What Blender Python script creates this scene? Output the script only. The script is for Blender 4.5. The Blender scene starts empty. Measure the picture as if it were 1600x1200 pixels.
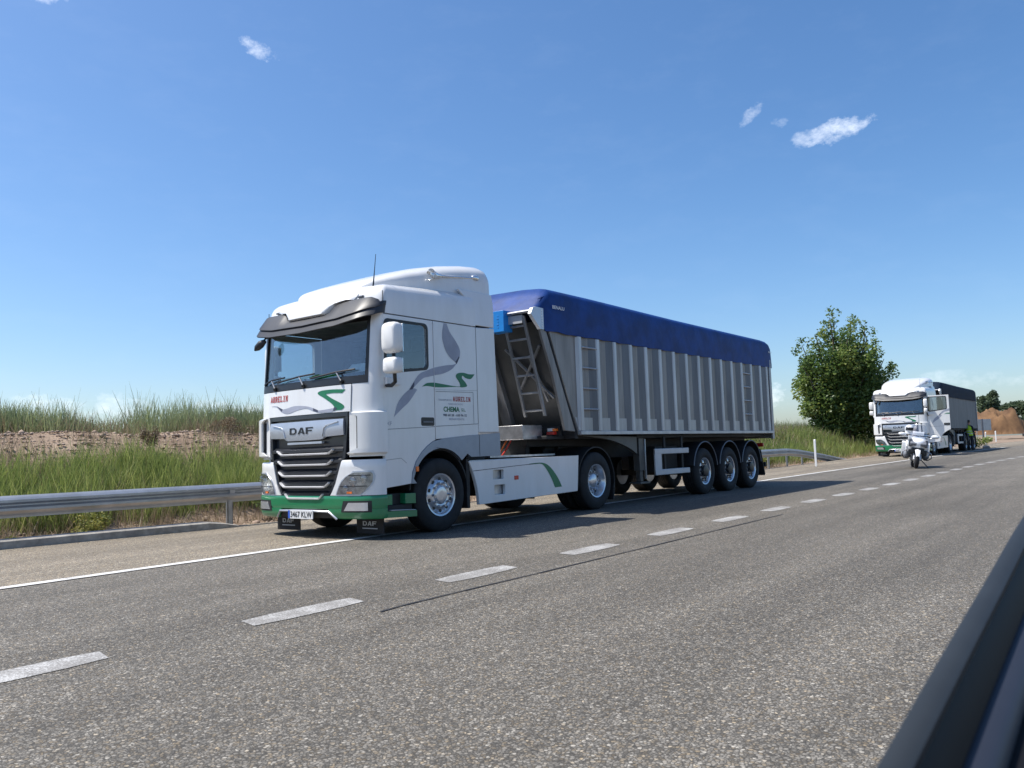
import bpy, bmesh, math, random
import numpy as np
from mathutils import Vector, Matrix
from mathutils.geometry import tessellate_polygon
rad = math.radians
random.seed(7); rng = np.random.default_rng(11)
S = bpy.context.scene
COL = S.collection

# ------------------------------------------------------------------ camera
cd = bpy.data.cameras.new('camera'); cam = bpy.data.objects.new('camera', cd); COL.objects.link(cam)
cam.matrix_world = Matrix(((0.6144, -0.0438, -0.7878, 0.0), (-0.7883, -0.077, -0.6105, 0.0),
                           (-0.0339, 0.9961, -0.0819, 1.08), (0, 0, 0, 1)))
cd.sensor_width = 36; cd.lens = 1295 / 1600 * 36; cd.clip_start = 0.02; cd.clip_end = 4000
cd.dof.use_dof = True; cd.dof.focus_distance = 13.5; cd.dof.aperture_fstop = 6.0
S.camera = cam

# ------------------------------------------------------------------ sun and sky
SUN = Vector((-0.33, 0.455, 1.0)).normalized()
w = bpy.data.worlds.new('World'); S.world = w; w.use_nodes = True
def build_world():
    nt = w.node_tree; N = nt.nodes; L = nt.links; N.clear()
    out = N.new('ShaderNodeOutputWorld'); bg = N.new('ShaderNodeBackground')
    sky = N.new('ShaderNodeTexSky'); sky.sky_type = 'NISHITA'; sky.sun_disc = False
    sky.sun_elevation = math.asin(SUN.z); sky.sun_rotation = math.atan2(SUN.x, SUN.y)
    sky.altitude = 600; sky.air_density = 1.0; sky.dust_density = 2.0; sky.ozone_density = 4.0
    bg.inputs['Strength'].default_value = 0.12
    tc = N.new('ShaderNodeTexCoord')
    def vm(op, a, b=None):
        n = N.new('ShaderNodeVectorMath'); n.operation = op
        for i, q in enumerate((a, b)):
            if q is None: continue
            if isinstance(q, bpy.types.NodeSocket): L.new(q, n.inputs[i])
            else: n.inputs[i].default_value = q
        return n
    def mt(op, a, b=None, c=None, clamp=False):
        n = N.new('ShaderNodeMath'); n.operation = op; n.use_clamp = clamp
        for i, q in enumerate((a, b, c)):
            if q is None: continue
            if isinstance(q, bpy.types.NodeSocket): L.new(q, n.inputs[i])
            else: n.inputs[i].default_value = q
        return n.outputs[0]
    d = vm('NORMALIZE', tc.outputs['Generated']).outputs[0]
    def noise(scale, detail, stretch=(1, 1, 1), rough=0.6):
        m = vm('MULTIPLY', d, stretch).outputs[0]
        n = N.new('ShaderNodeTexNoise'); n.inputs['Scale'].default_value = scale
        n.inputs['Detail'].default_value = detail; n.inputs['Roughness'].default_value = rough
        L.new(m, n.inputs['Vector']); return n.outputs['Fac']
    n1 = noise(38, 7, (1, 1, 1.6), 0.66); n2 = noise(13, 6, (1, 1, 2.6), 0.62); 
    clouds = [  # direction, half width, half height (in radians), density, tilt
        ((0.912, 0.25, 0.335), 0.034, 0.013, 1.0, 0.18), ((0.90, 0.285, 0.333), 0.016, 0.011, 0.55, 0.0),
        ((0.873, 0.325, 0.366), 0.020, 0.007, 0.6, 0.6), ((0.885, 0.305, 0.35), 0.010, 0.008, 0.45, 0.5),
        ((0.52, 0.73, 0.44), 0.021, 0.010, 0.9, -0.35), ((0.34, 0.82, 0.46), 0.026, 0.010, 0.9, 0.0),
        ((0.938, 0.345, 0.055), 0.020, 0.016, 1.0, 0.0), ((0.928, 0.36, 0.045), 0.022, 0.010, 0.7, 0.0),
        ((0.986, 0.160, 0.062), 0.050, 0.010, 0.40, 0.0), ((0.992, 0.11, 0.055), 0.022, 0.007, 0.30, 0.0),
        ((0.38, 0.92, 0.062), 0.055, 0.014, 0.6, 0.0), ((0.45, 0.89, 0.064), 0.03, 0.015, 0.6, 0.0),
        ((0.53, 0.845, 0.062), 0.03, 0.010, 0.55, 0.0), ((0.57, 0.815, 0.056), 0.06, 0.011, 0.6, 0.0)]
    tot = None
    for (dv, a, b, s, tilt) in clouds:
        c = Vector(dv).normalized(); e1 = c.cross(Vector((0, 0, 1))).normalized(); e2 = e1.cross(c).normalized()
        f1 = e1 * math.cos(tilt) + e2 * math.sin(tilt); f2 = e2 * math.cos(tilt) - e1 * math.sin(tilt)
        df = vm('SUBTRACT', d, tuple(c)).outputs[0]
        u = vm('DOT_PRODUCT', df, tuple(f1 / a)).outputs['Value']; v = vm('DOT_PRODUCT', df, tuple(f2 / b)).outputs['Value']
        r2 = mt('ADD', mt('MULTIPLY', u, u), mt('MULTIPLY', v, v))
        k = mt('SUBTRACT', 1.0, r2)
        k = mt('ADD', k, mt('MULTIPLY', mt('SUBTRACT', n1, 0.52), 5.5))
        k = mt('MULTIPLY', mt('MULTIPLY', k, 0.36, clamp=True), s)
        # fade well outside the puff
        g = mt('SUBTRACT', 1.9, mt('MULTIPLY', r2, 0.55), clamp=True)
        k = mt('MULTIPLY', k, g)
        tot = k if tot is None else mt('MAXIMUM', tot, k)
    # thin high veil, barely visible
    veil = mt('MULTIPLY', mt('SUBTRACT', n2, 0.50, clamp=True), 0.06)
    tot = mt('ADD', tot, veil, clamp=True)
    mix = N.new('ShaderNodeMix'); mix.data_type = 'RGBA'
    L.new(tot, mix.inputs['Factor']); hs = N.new('ShaderNodeHueSaturation'); hs.inputs['Saturation'].default_value = 1.18; L.new(sky.outputs[0], hs.inputs['Color']); L.new(hs.outputs[0], mix.inputs['A']); mix.inputs['B'].default_value = (8.2, 8.6, 9.2, 1)
    L.new(mix.outputs['Result'], bg.inputs['Color']); L.new(bg.outputs[0], out.inputs['Surface'])
build_world()
ld = bpy.data.lights.new('sun', 'SUN'); ld.energy = 4.4; ld.angle = rad(0.53); ld.color = (1.0, 0.955, 0.88)
lo = bpy.data.objects.new('sun', ld); COL.objects.link(lo)
lo.rotation_euler = SUN.to_track_quat('Z', 'Y').to_euler(); lo.location = (0, 0, 30)
S.view_settings.view_transform = 'Standard'; S.view_settings.look = 'None'; S.view_settings.exposure = 0.55; S.view_settings.gamma = 1.0
S.render.resolution_x = 1024; S.render.resolution_y = 768
S.cycles.max_bounces = 8; S.cycles.transparent_max_bounces = 12

# ------------------------------------------------------------------ materials
def mat(name, col, rough=0.5, metal=0.0, coat=0.0, var=0.0, vscale=4.0, col2=None, bump=0.0, bscale=40.0, spec=0.5, detail=5, stretch=None):
    m = bpy.data.materials.new(name); m.use_nodes = True
    nt = m.node_tree; N = nt.nodes; L = nt.links; b = N['Principled BSDF']
    b.inputs['Roughness'].default_value = rough; b.inputs['Metallic'].default_value = metal
    b.inputs['Coat Weight'].default_value = coat; b.inputs['Coat Roughness'].default_value = 0.06
    b.inputs['Specular IOR Level'].default_value = spec
    tc = N.new('ShaderNodeTexCoord')
    n = N.new('ShaderNodeTexNoise'); n.inputs['Scale'].default_value = vscale; n.inputs['Detail'].default_value = detail
    n.inputs['Roughness'].default_value = 0.62
    if stretch:
        mp = N.new('ShaderNodeMapping'); mp.inputs['Scale'].default_value = stretch; L.new(tc.outputs['Object'], mp.inputs['Vector']); L.new(mp.outputs[0], n.inputs['Vector'])
    else: L.new(tc.outputs['Object'], n.inputs['Vector'])
    r = N.new('ShaderNodeValToRGB'); e = r.color_ramp.elements
    e[0].position = 0.36; e[1].position = 0.66
    c2 = col2 if col2 else tuple(max(0, min(1, c * (1 + var))) for c in col)
    c1 = col if col2 else tuple(c * (1 - var) for c in col)
    e[0].color = (*c1, 1); e[1].color = (*c2, 1)
    L.new(n.outputs['Fac'], r.inputs['Fac']); L.new(r.outputs[0], b.inputs['Base Color'])
    if bump:
        n2 = N.new('ShaderNodeTexNoise'); n2.inputs['Scale'].default_value = bscale; n2.inputs['Detail'].default_value = 6
        L.new(tc.outputs['Object'], n2.inputs['Vector'])
        bp = N.new('ShaderNodeBump'); bp.inputs['Strength'].default_value = bump; bp.inputs['Distance'].default_value = 0.02
        L.new(n2.outputs['Fac'], bp.inputs['Height']); L.new(bp.outputs[0], b.inputs['Normal'])
    return m
def glass_mat(name, tint, refl_rough=0.015, ior=1.5):
    m = bpy.data.materials.new(name); m.use_nodes = True
    nt = m.node_tree; N = nt.nodes; L = nt.links; N.clear()
    o = N.new('ShaderNodeOutputMaterial'); t = N.new('ShaderNodeBsdfTransparent'); g = N.new('ShaderNodeBsdfGlossy')
    t.inputs[0].default_value = (*tint, 1); g.inputs['Roughness'].default_value = refl_rough
    mx = N.new('ShaderNodeMixShader')
    lw = N.new('ShaderNodeLayerWeight'); lw.inputs['Blend'].default_value = 0.5      # facing = 1 - |cos|
    pw = N.new('ShaderNodeMath'); pw.operation = 'POWER'; L.new(lw.outputs['Facing'], pw.inputs[0]); pw.inputs[1].default_value = 5.0
    fr = N.new('ShaderNodeMath'); fr.operation = 'MULTIPLY_ADD'; L.new(pw.outputs[0], fr.inputs[0]); fr.inputs[1].default_value = 0.87; fr.inputs[2].default_value = 0.13
    tc = N.new('ShaderNodeTexCoord'); n = N.new('ShaderNodeTexNoise'); n.inputs['Scale'].default_value = 1.1; n.inputs['Detail'].default_value = 0
    bp = N.new('ShaderNodeBump'); bp.inputs['Strength'].default_value = 0.02; bp.inputs['Distance'].default_value = 0.05
    L.new(tc.outputs['Object'], n.inputs['Vector']); L.new(n.outputs['Fac'], bp.inputs['Height']); L.new(bp.outputs[0], g.inputs['Normal'])
    L.new(fr.outputs[0], mx.inputs[0]); L.new(t.outputs[0], mx.inputs[1]); L.new(g.outputs[0], mx.inputs[2]); L.new(mx.outputs[0], o.inputs[0])
    return m
def foliage_mat(name, ca, cb, cc, trans=0.35):
    m = bpy.data.materials.new(name); m.use_nodes = True
    nt = m.node_tree; N = nt.nodes; L = nt.links; N.clear()
    o = N.new('ShaderNodeOutputMaterial'); at = N.new('ShaderNodeAttribute'); at.attribute_name = 'tint'
    r = N.new('ShaderNodeValToRGB'); e = r.color_ramp.elements
    e[0].color = (*ca, 1); e[1].color = (*cc, 1); k = e.new(0.5); k.color = (*cb, 1)
    L.new(at.outputs['Fac'], r.inputs['Fac'])
    d = N.new('ShaderNodeBsdfDiffuse'); tr = N.new('ShaderNodeBsdfTranslucent'); gl = N.new('ShaderNodeBsdfGlossy')
    gl.inputs['Roughness'].default_value = 0.45; gl.inputs[0].default_value = (0.5, 0.5, 0.5, 1)
    mx = N.new('ShaderNodeMixShader'); mx.inputs[0].default_value = trans
    mg = N.new('ShaderNodeMixShader'); mg.inputs[0].default_value = 0.05
    L.new(r.outputs[0], d.inputs[0]); L.new(r.outputs[0], tr.inputs[0])
    L.new(d.outputs[0], mx.inputs[1]); L.new(tr.outputs[0], mx.inputs[2])
    L.new(mx.outputs[0], mg.inputs[1]); L.new(gl.outputs[0], mg.inputs[2]); L.new(mg.outputs[0], o.inputs[0])
    return m
def asphalt_mat(name, dark, mid, light, scale=75.0, patch=(0.8, 1.15), bump=0.5):
    m = bpy.data.materials.new(name); m.use_nodes = True
    nt = m.node_tree; N = nt.nodes; L = nt.links; b = N['Principled BSDF']
    b.inputs['Roughness'].default_value = 0.82; b.inputs['Specular IOR Level'].default_value = 0.35
    tc = N.new('ShaderNodeTexCoord')
    v = N.new('ShaderNodeTexVoronoi'); v.inputs['Scale'].default_value = scale; v.inputs['Randomness'].default_value = 1.0
    L.new(tc.outputs['Object'], v.inputs['Vector'])
    ve = N.new('ShaderNodeTexVoronoi'); ve.feature = 'DISTANCE_TO_EDGE'; ve.inputs['Scale'].default_value = scale
    L.new(tc.outputs['Object'], ve.inputs['Vector'])
    sp = N.new('ShaderNodeSeparateColor'); L.new(v.outputs['Color'], sp.inputs[0])
    r = N.new('ShaderNodeValToRGB'); e = r.color_ramp.elements
    e[0].position = 0.0; e[0].color = (*dark, 1); e[1].position = 1.0; e[1].color = (*light, 1)
    q = e.new(0.45); q.color = (*mid, 1); q = e.new(0.86); q.color = tuple(list(np.array(mid) * 1.25) + [1])
    L.new(sp.outputs[0], r.inputs['Fac'])
    # warm/cool stones
    h = N.new('ShaderNodeMix'); h.data_type = 'RGBA'; h.blend_type = 'MULTIPLY'; h.inputs['Factor'].default_value = 1.0
    r3 = N.new('ShaderNodeValToRGB'); e = r3.color_ramp.elements
    e[0].position = 0.55; e[0].color = (1, 1, 1, 1); e[1].position = 1.0; e[1].color = (1.0, 0.86, 0.66, 1)
    L.new(sp.outputs[1], r3.inputs['Fac']); L.new(r.outputs[0], h.inputs['A']); L.new(r3.outputs[0], h.inputs['B'])
    # binder between the stones
    gap = N.new('ShaderNodeMapRange'); gap.inputs['From Min'].default_value = 0.02; gap.inputs['From Max'].default_value = 0.22
    L.new(ve.outputs['Distance'], gap.inputs['Value'])
    g = N.new('ShaderNodeMix'); g.data_type = 'RGBA'; L.new(gap.outputs[0], g.inputs['Factor'])
    g.inputs['A'].default_value = (dark[0] * 0.55, dark[1] * 0.55, dark[2] * 0.55, 1); L.new(h.outputs['Result'], g.inputs['B'])
    # broad wear
    n = N.new('ShaderNodeTexNoise'); n.inputs['Scale'].default_value = 0.55; n.inputs['Detail'].default_value = 8; n.inputs['Roughness'].default_value = 0.7
    mp = N.new('ShaderNodeMapping'); mp.inputs['Scale'].default_value = (0.35, 1.0, 1.0)
    L.new(tc.outputs['Object'], mp.inputs['Vector']); L.new(mp.outputs[0], n.inputs['Vector'])
    r2 = N.new('ShaderNodeMapRange'); r2.inputs['From Min'].default_value = 0.3; r2.inputs['From Max'].default_value = 0.7
    r2.inputs['To Min'].default_value = patch[0]; r2.inputs['To Max'].default_value = patch[1]
    L.new(n.outputs['Fac'], r2.inputs['Value'])
    # wheel tracks and drips: long soft streaks along the road
    n3 = N.new('ShaderNodeTexNoise'); n3.inputs['Scale'].default_value = 1.0; n3.inputs['Detail'].default_value = 5; n3.inputs['Roughness'].default_value = 0.55
    mp3 = N.new('ShaderNodeMapping'); mp3.inputs['Scale'].default_value = (0.05, 1.1, 1.0); L.new(tc.outputs['Object'], mp3.inputs['Vector']); L.new(mp3.outputs[0], n3.inputs['Vector'])
    r4 = N.new('ShaderNodeMapRange'); r4.inputs['From Min'].default_value = 0.32; r4.inputs['From Max'].default_value = 0.62; r4.inputs['To Min'].default_value = 0.68; r4.inputs['To Max'].default_value = 1.08
    L.new(n3.outputs['Fac'], r4.inputs['Value'])
    mu = N.new('ShaderNodeMath'); mu.operation = 'MULTIPLY'; L.new(r2.outputs[0], mu.inputs[0]); L.new(r4.outputs[0], mu.inputs[1])
    hs = N.new('ShaderNodeHueSaturation'); L.new(mu.outputs[0], hs.inputs['Value']); L.new(g.outputs['Result'], hs.inputs['Color'])
    L.new(hs.outputs[0], b.inputs['Base Color'])
    bp = N.new('ShaderNodeBump'); bp.inputs['Strength'].default_value = bump; bp.inputs['Distance'].default_value = 0.006
    L.new(ve.outputs['Distance'], bp.inputs['Height']); L.new(bp.outputs[0], b.inputs['Normal'])
    return m
def paint_line_mat(name='road_paint', p0=0.62, p1=0.80, top=0.62):
    # worn thermoplastic: white with asphalt stones showing through
    m = bpy.data.materials.new(name); m.use_nodes = True
    nt = m.node_tree; N = nt.nodes; L = nt.links; b = N['Principled BSDF']; b.inputs['Roughness'].default_value = 0.7
    tc = N.new('ShaderNodeTexCoord'); n = N.new('ShaderNodeTexNoise'); n.inputs['Scale'].default_value = 90; n.inputs['Detail'].default_value = 4
    n2 = N.new('ShaderNodeTexNoise'); n2.inputs['Scale'].default_value = 3.0; n2.inputs['Detail'].default_value = 4
    L.new(tc.outputs['Object'], n.inputs['Vector']); L.new(tc.outputs['Object'], n2.inputs['Vector'])
    ad = N.new('ShaderNodeMath'); ad.operation = 'MULTIPLY_ADD'; L.new(n2.outputs['Fac'], ad.inputs[0]); ad.inputs[1].default_value = 0.6
    L.new(n.outputs['Fac'], ad.inputs[2])
    r = N.new('ShaderNodeValToRGB'); e = r.color_ramp.elements
    e[0].position = p0; e[0].color = (0.20, 0.19, 0.175, 1); e[1].position = p1; e[1].color = (top, top*.985, top*.95, 1)
    L.new(ad.outputs[0], r.inputs['Fac']); L.new(r.outputs[0], b.inputs['Base Color'])
    return m
M = {}
M['white'] = mat('white_paint', (0.70, 0.695, 0.68), 0.30, coat=0.55, vscale=4.5, col2=(0.76, 0.76, 0.755), stretch=(1, 1, .22), detail=8)
M['white_plain'] = mat('white_plastic', (0.74, 0.74, 0.73), 0.4, var=0.03)
M['greywhite'] = mat('pale_grey_paint', (0.50, 0.51, 0.52), 0.4, coat=0.2, var=0.05)
M['green'] = mat('green_paint', (0.012, 0.19, 0.075), 0.3, coat=0.6, var=0.08, vscale=2)
M['green_decal'] = mat('green_foil', (0.010, 0.16, 0.07), 0.4, var=0.05)
M['grey_decal'] = mat('grey_foil', (0.33, 0.35, 0.42), 0.45, var=0.16, vscale=1.8)
M['dark_decal'] = mat('dark_foil', (0.05, 0.055, 0.09), 0.45, var=0.1)
M['red_decal'] = mat('red_foil', (0.42, 0.03, 0.025), 0.45, var=0.05)
M['seam'] = mat('panel_gap', (0.02, 0.02, 0.022), 0.8, var=0.1)
M['black'] = mat('black_plastic', (0.012, 0.013, 0.015), 0.38, var=0.2, vscale=6)
M['blackmatt'] = mat('chassis_black', (0.014, 0.014, 0.015), 0.65, var=0.35, vscale=5, bump=0.15)
M['grille'] = mat('grille_black', (0.016, 0.019, 0.026), 0.28, coat=0.3, var=0.1)
M['rubber'] = mat('tyre_rubber', (0.014, 0.014, 0.015), 0.78, var=0.3, vscale=9, bump=0.1)
M['silver'] = mat('silver_paint', (0.50, 0.53, 0.58), 0.36, metal=0.55, var=0.05)
M['archsilver'] = mat('arch_silver_blue', (0.24, 0.28, 0.35), 0.32, metal=0.5, var=0.06)  # bluish sky reflection put into the silver's base colour
M['chrome'] = mat('chrome', (0.80, 0.81, 0.82), 0.16, metal=0.85, var=0.04)
M['lampbowl'] = mat('lamp_bowl', (0.30, 0.31, 0.33), 0.2, metal=0.9, var=0.3, vscale=14)
M['slat'] = mat('bright_slat', (0.78, 0.79, 0.81), 0.3, metal=0.35, var=0.04)
M['alloy'] = mat('polished_alloy', (0.62, 0.63, 0.66), 0.2, metal=0.62, var=0.06, vscale=8)
M['alloydull'] = mat('dull_alloy', (0.46, 0.46, 0.47), 0.38, metal=0.75, var=0.2, vscale=8)
M['visor'] = mat('visor_smoke', (0.028, 0.031, 0.038), 0.45, var=0.12, spec=0.4)
M['visorlip'] = mat('visor_lip', (0.11, 0.115, 0.125), 0.35, var=0.1)
M['glass'] = glass_mat('windscreen_glass', (0.86, 0.93, 0.95))
M['sideglass'] = glass_mat('side_glass', (0.74, 0.80, 0.84))
M['clear'] = glass_mat('clear_lens', (0.92, 0.93, 0.94))
M['interior'] = mat('cab_interior', (0.26, 0.27, 0.29), 0.8, var=0.2)
M['interiordark'] = mat('dash_dark', (0.022, 0.024, 0.028), 0.6, var=0.2)
M['cloth_green'] = mat('hi_vis_green_cloth', (0.05, 0.50, 0.06), 0.8, var=0.2, vscale=9)
M['paper'] = mat('paper', (0.66, 0.68, 0.66), 0.8, var=0.12, vscale=9)
M['amber'] = mat('amber_lens', (0.85, 0.20, 0.03), 0.25, coat=0.4)
M['redlens'] = mat('red_lens', (0.55, 0.03, 0.02), 0.25, coat=0.4)
M['alu'] = mat('trailer_aluminium', (0.36, 0.36, 0.365), 0.42, metal=0.55, var=0.2, vscale=5, stretch=(1, 1, .15), bump=0.03, bscale=12)
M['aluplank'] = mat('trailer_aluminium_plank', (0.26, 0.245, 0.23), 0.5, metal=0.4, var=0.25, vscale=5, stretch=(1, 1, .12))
M['aluramp'] = mat('trailer_plank_ramp', (0.13, 0.135, 0.15), 0.4, metal=0.55, var=0.15, vscale=5, stretch=(1, 1, .15))  # same aluminium, darker: shade of the slanted faces put into the colour
M['plainside'] = mat('plain_trailer_side', (0.15, 0.155, 0.16), 0.6, metal=0.2, var=0.15, vscale=3, stretch=(1, 1, .2))
M['alurib'] = mat('trailer_rib_aluminium', (0.47, 0.475, 0.485), 0.40, metal=0.45, var=0.14, vscale=5, stretch=(1, 1, .15))
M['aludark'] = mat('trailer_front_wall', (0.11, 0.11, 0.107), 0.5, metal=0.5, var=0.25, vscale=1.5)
M['galv'] = mat('galvanised_steel', (0.40, 0.42, 0.44), 0.38, metal=0.7, var=0.13, vscale=2.5, bump=0.03)
M['tarp'] = mat('blue_tarpaulin', (0.004, 0.040, 0.190), 0.58, var=0.25, vscale=2.2, bump=1.0, bscale=2.4, spec=0.3)
M['tarp2'] = mat('dark_tarpaulin', (0.004, 0.014, 0.032), 0.75, var=0.25, vscale=2.0, bump=0.3, bscale=4, spec=0.2)
M['bluebox'] = mat('bright_blue_plastic', (0.02, 0.26, 0.72), 0.4, var=0.08)
M['concrete'] = mat('concrete', (0.30, 0.28, 0.25), 0.85, var=0.25, vscale=6, bump=0.4, bscale=60)
M['asphalt'] = asphalt_mat('asphalt', (0.090, 0.083, 0.071), (0.220, 0.203, 0.175), (0.48, 0.445, 0.38), 66)
M['shoulder'] = asphalt_mat('shoulder_asphalt', (0.15, 0.131, 0.104), (0.34, 0.295, 0.228), (0.64, 0.57, 0.45), 58)
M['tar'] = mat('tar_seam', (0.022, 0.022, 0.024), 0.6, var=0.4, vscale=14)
M['paint'] = paint_line_mat()
M['paintworn'] = paint_line_mat('worn_road_paint', 0.74, 1.02, 0.50)
M['soil'] = mat('stony_soil', (0.17, 0.115, 0.075), 0.95, vscale=1.4, col2=(0.33, 0.245, 0.175), bump=0.9, bscale=9, detail=10)
M['ochre'] = mat('ochre_earth', (0.085, 0.043, 0.020), 0.95, vscale=0.6, col2=(0.19, 0.105, 0.048), bump=0.9, bscale=2, detail=10)
M['stone'] = mat('bank_stones', (0.24, 0.165, 0.12), 0.9, vscale=3.5, col2=(0.46, 0.36, 0.28), detail=3)
M['bark'] = mat('bark', (0.10, 0.075, 0.055), 0.9, var=0.35, vscale=6, bump=0.6)
M['hivis'] = mat('hi_vis_vest', (0.50, 0.80, 0.03), 0.7, var=0.06)
M['reflect'] = mat('reflective_tape', (0.62, 0.64, 0.62), 0.35, var=0.05)
M['skin'] = mat('skin', (0.45, 0.26, 0.18), 0.55, var=0.08)
M['navy'] = mat('dark_navy_cloth', (0.016, 0.018, 0.028), 0.85, var=0.25)
M['hair'] = mat('dark_hair', (0.03, 0.022, 0.016), 0.7, var=0.3)
M['bikewhite'] = mat('motorcycle_white', (0.76, 0.77, 0.78), 0.3, coat=0.5, var=0.03)
M['bikegrey'] = mat('motorcycle_grey', (0.16, 0.17, 0.19), 0.4, var=0.15)
M['carblack'] = mat('car_trim_black', (0.004, 0.004, 0.005), 0.6, var=0.2, spec=0.2)
M['carseal'] = mat('window_rubber', (0.016, 0.019, 0.021), 0.55, var=0.2, spec=0.4)
M['cartrim'] = mat('satin_window_trim', (0.016, 0.019, 0.03), 0.55, var=0.1)
M['eubue'] = mat('plate_blue', (0.02, 0.10, 0.5), 0.5)
M['leafA'] = foliage_mat('poplar_leaf', (0.050, 0.105, 0.030), (0.135, 0.215, 0.055), (0.31, 0.35, 0.095), 0.5)
M['broom'] = foliage_mat('broom_stems', (0.12, 0.17, 0.055), (0.27, 0.34, 0.09), (0.46, 0.48, 0.18), 0.5)
M['broomblue'] = foliage_mat('crest_broom', (0.14, 0.175, 0.095), (0.25, 0.30, 0.145), (0.38, 0.41, 0.22), 0.5)
M['drygrass'] = foliage_mat('dry_stems', (0.16, 0.12, 0.075), (0.27, 0.21, 0.13), (0.42, 0.35, 0.23), 0.3)
M['weed'] = foliage_mat('yellow_green_leaf', (0.07, 0.11, 0.03), (0.18, 0.20, 0.05), (0.33, 0.30, 0.08), 0.35)
M['farleaf'] = foliage_mat('far_tree_leaf', (0.06, 0.09, 0.055), (0.09, 0.13, 0.07), (0.14, 0.17, 0.09), 0.35)

# ------------------------------------------------------------------ mesh helpers
class MB:
    def __init__(s): s.v = []; s.f = []; s.m = []; s.cur = 0
    def add(s, vs, fs):
        o = len(s.v); s.v += [tuple(p) for p in vs]; s.f += [tuple(i + o for i in f) for f in fs]; s.m += [s.cur] * len(fs); return s
    def box(s, x0, x1, y0, y1, z0, z1):
        return s.add([(x0,y0,z0),(x1,y0,z0),(x1,y1,z0),(x0,y1,z0),(x0,y0,z1),(x1,y0,z1),(x1,y1,z1),(x0,y1,z1)],
              [(0,3,2,1),(4,5,6,7),(0,1,5,4),(1,2,6,5),(2,3,7,6),(3,0,4,7)])
    def prism(s, loops, axis, a, b):
        """loops: 2d loops (first outer, others holes); extruded along axis from a to b"""
        if not isinstance(loops[0][0], (list, tuple)): loops = [loops]
        def P(p, t):
            if axis == 'y': return (p[0], t, p[1])
            if axis == 'x': return (t, p[0], p[1])
            return (p[0], p[1], t)
        flat = [p for l in loops for p in l]
        tri = tessellate_polygon([[Vector((p[0], p[1], 0)) for p in l] for l in loops])
        n = len(flat); vs = [P(p, a) for p in flat] + [P(p, b) for p in flat]
        fs = [tuple(t) for t in tri] + [tuple(i + n for i in reversed(t)) for t in tri]
        o = 0
        for l in loops:
            k = len(l)
            for i in range(k): j = (i + 1) % k; fs.append((o + i, o + j, o + j + n, o + i + n))
            o += k
        return s.add(vs, fs)
    def tube(s, pts, r, n=8, closed=False, caps=True):
        pts = [Vector(p) for p in pts]; k = len(pts); vs = []; fs = []
        up = None
        for i, p in enumerate(pts):
            a = pts[i - 1] if (i > 0 or closed) else p; b = pts[(i + 1) % k] if (i < k - 1 or closed) else p
            t = (b - a).normalized()
            if up is None:
                up = Vector((0, 0, 1)) if abs(t.z) < 0.9 else Vector((1, 0, 0))
            e1 = t.cross(up); 
            if e1.length < 1e-5: e1 = t.cross(Vector((0, 1, 0)))
            e1.normalize(); e2 = e1.cross(t).normalized(); up = e2
            rr = r[i] if isinstance(r, (list, tuple)) else r
            for j in range(n):
                q = 2 * math.pi * j / n; vs.append(p + e1 * (rr * math.cos(q)) + e2 * (rr * math.sin(q)))
        for i in range(k if closed else k - 1):
            for j in range(n):
                a = i * n + j; b = i * n + (j + 1) % n; c = ((i + 1) % k) * n + (j + 1) % n; d = ((i + 1) % k) * n + j
                fs.append((a, b, c, d))
        if caps and not closed: fs.append(tuple(range(n))); fs.append(tuple(reversed(range((k - 1) * n, k * n))))
        return s.add(vs, fs)
    def lathe(s, prof, c, axis='y', n=32, caps=True):
        """prof: (radius, offset along axis)"""
        vs = []; fs = []; k = len(prof)
        for (r, t) in prof:
            for j in range(n):
                q = 2 * math.pi * j / n; u, v = r * math.cos(q), r * math.sin(q)
                vs.append((c[0] + u, c[1] + t, c[2] + v) if axis == 'y' else ((c[0] + t, c[1] + u, c[2] + v) if axis == 'x' else (c[0] + u, c[1] + v, c[2] + t)))
        for i in range(k - 1):
            for j in range(n): fs.append((i*n+j, i*n+(j+1)%n, (i+1)*n+(j+1)%n, (i+1)*n+j))
        if caps and prof[0][0] > 1e-4: fs.append(tuple(range(n)))
        if caps and prof[-1][0] > 1e-4: fs.append(tuple(reversed(range((k-1)*n, k*n))))
        return s.add(vs, fs)
    def loft(s, rings, closed=True, caps=True):
        n = len(rings[0]); vs = [p for r in rings for p in r]; fs = []
        for i in range(len(rings) - 1):
            for j in range(n if closed else n - 1):
                k = (j + 1) % n; fs.append((i*n+j, i*n+k, (i+1)*n+k, (i+1)*n+j))
        if caps and closed: fs.append(tuple(range(n))); fs.append(tuple(reversed(range((len(rings)-1)*n, len(rings)*n))))
        return s.add(vs, fs)
    def slab(s, outer, inner):
        """two matching point grids -> closed shell"""
        R, C = len(outer), len(outer[0]); vs = [p for r in outer for p in r] + [p for r in inner for p in r]; o = R * C; fs = []
        I = lambda i, j: i * C + j
        for i in range(R - 1):
            for j in range(C - 1):
                fs.append((I(i,j), I(i,j+1), I(i+1,j+1), I(i+1,j))); fs.append((o+I(i,j), o+I(i+1,j), o+I(i+1,j+1), o+I(i,j+1)))
        for j in range(C - 1):
            fs.append((I(0,j), o+I(0,j), o+I(0,j+1), I(0,j+1))); fs.append((I(R-1,j), I(R-1,j+1), o+I(R-1,j+1), o+I(R-1,j)))
        for i in range(R - 1):
            fs.append((I(i,0), I(i+1,0), o+I(i+1,0), o+I(i,0))); fs.append((I(i,C-1), o+I(i,C-1), o+I(i+1,C-1), I(i+1,C-1)))
        return s.add(vs, fs)
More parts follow.
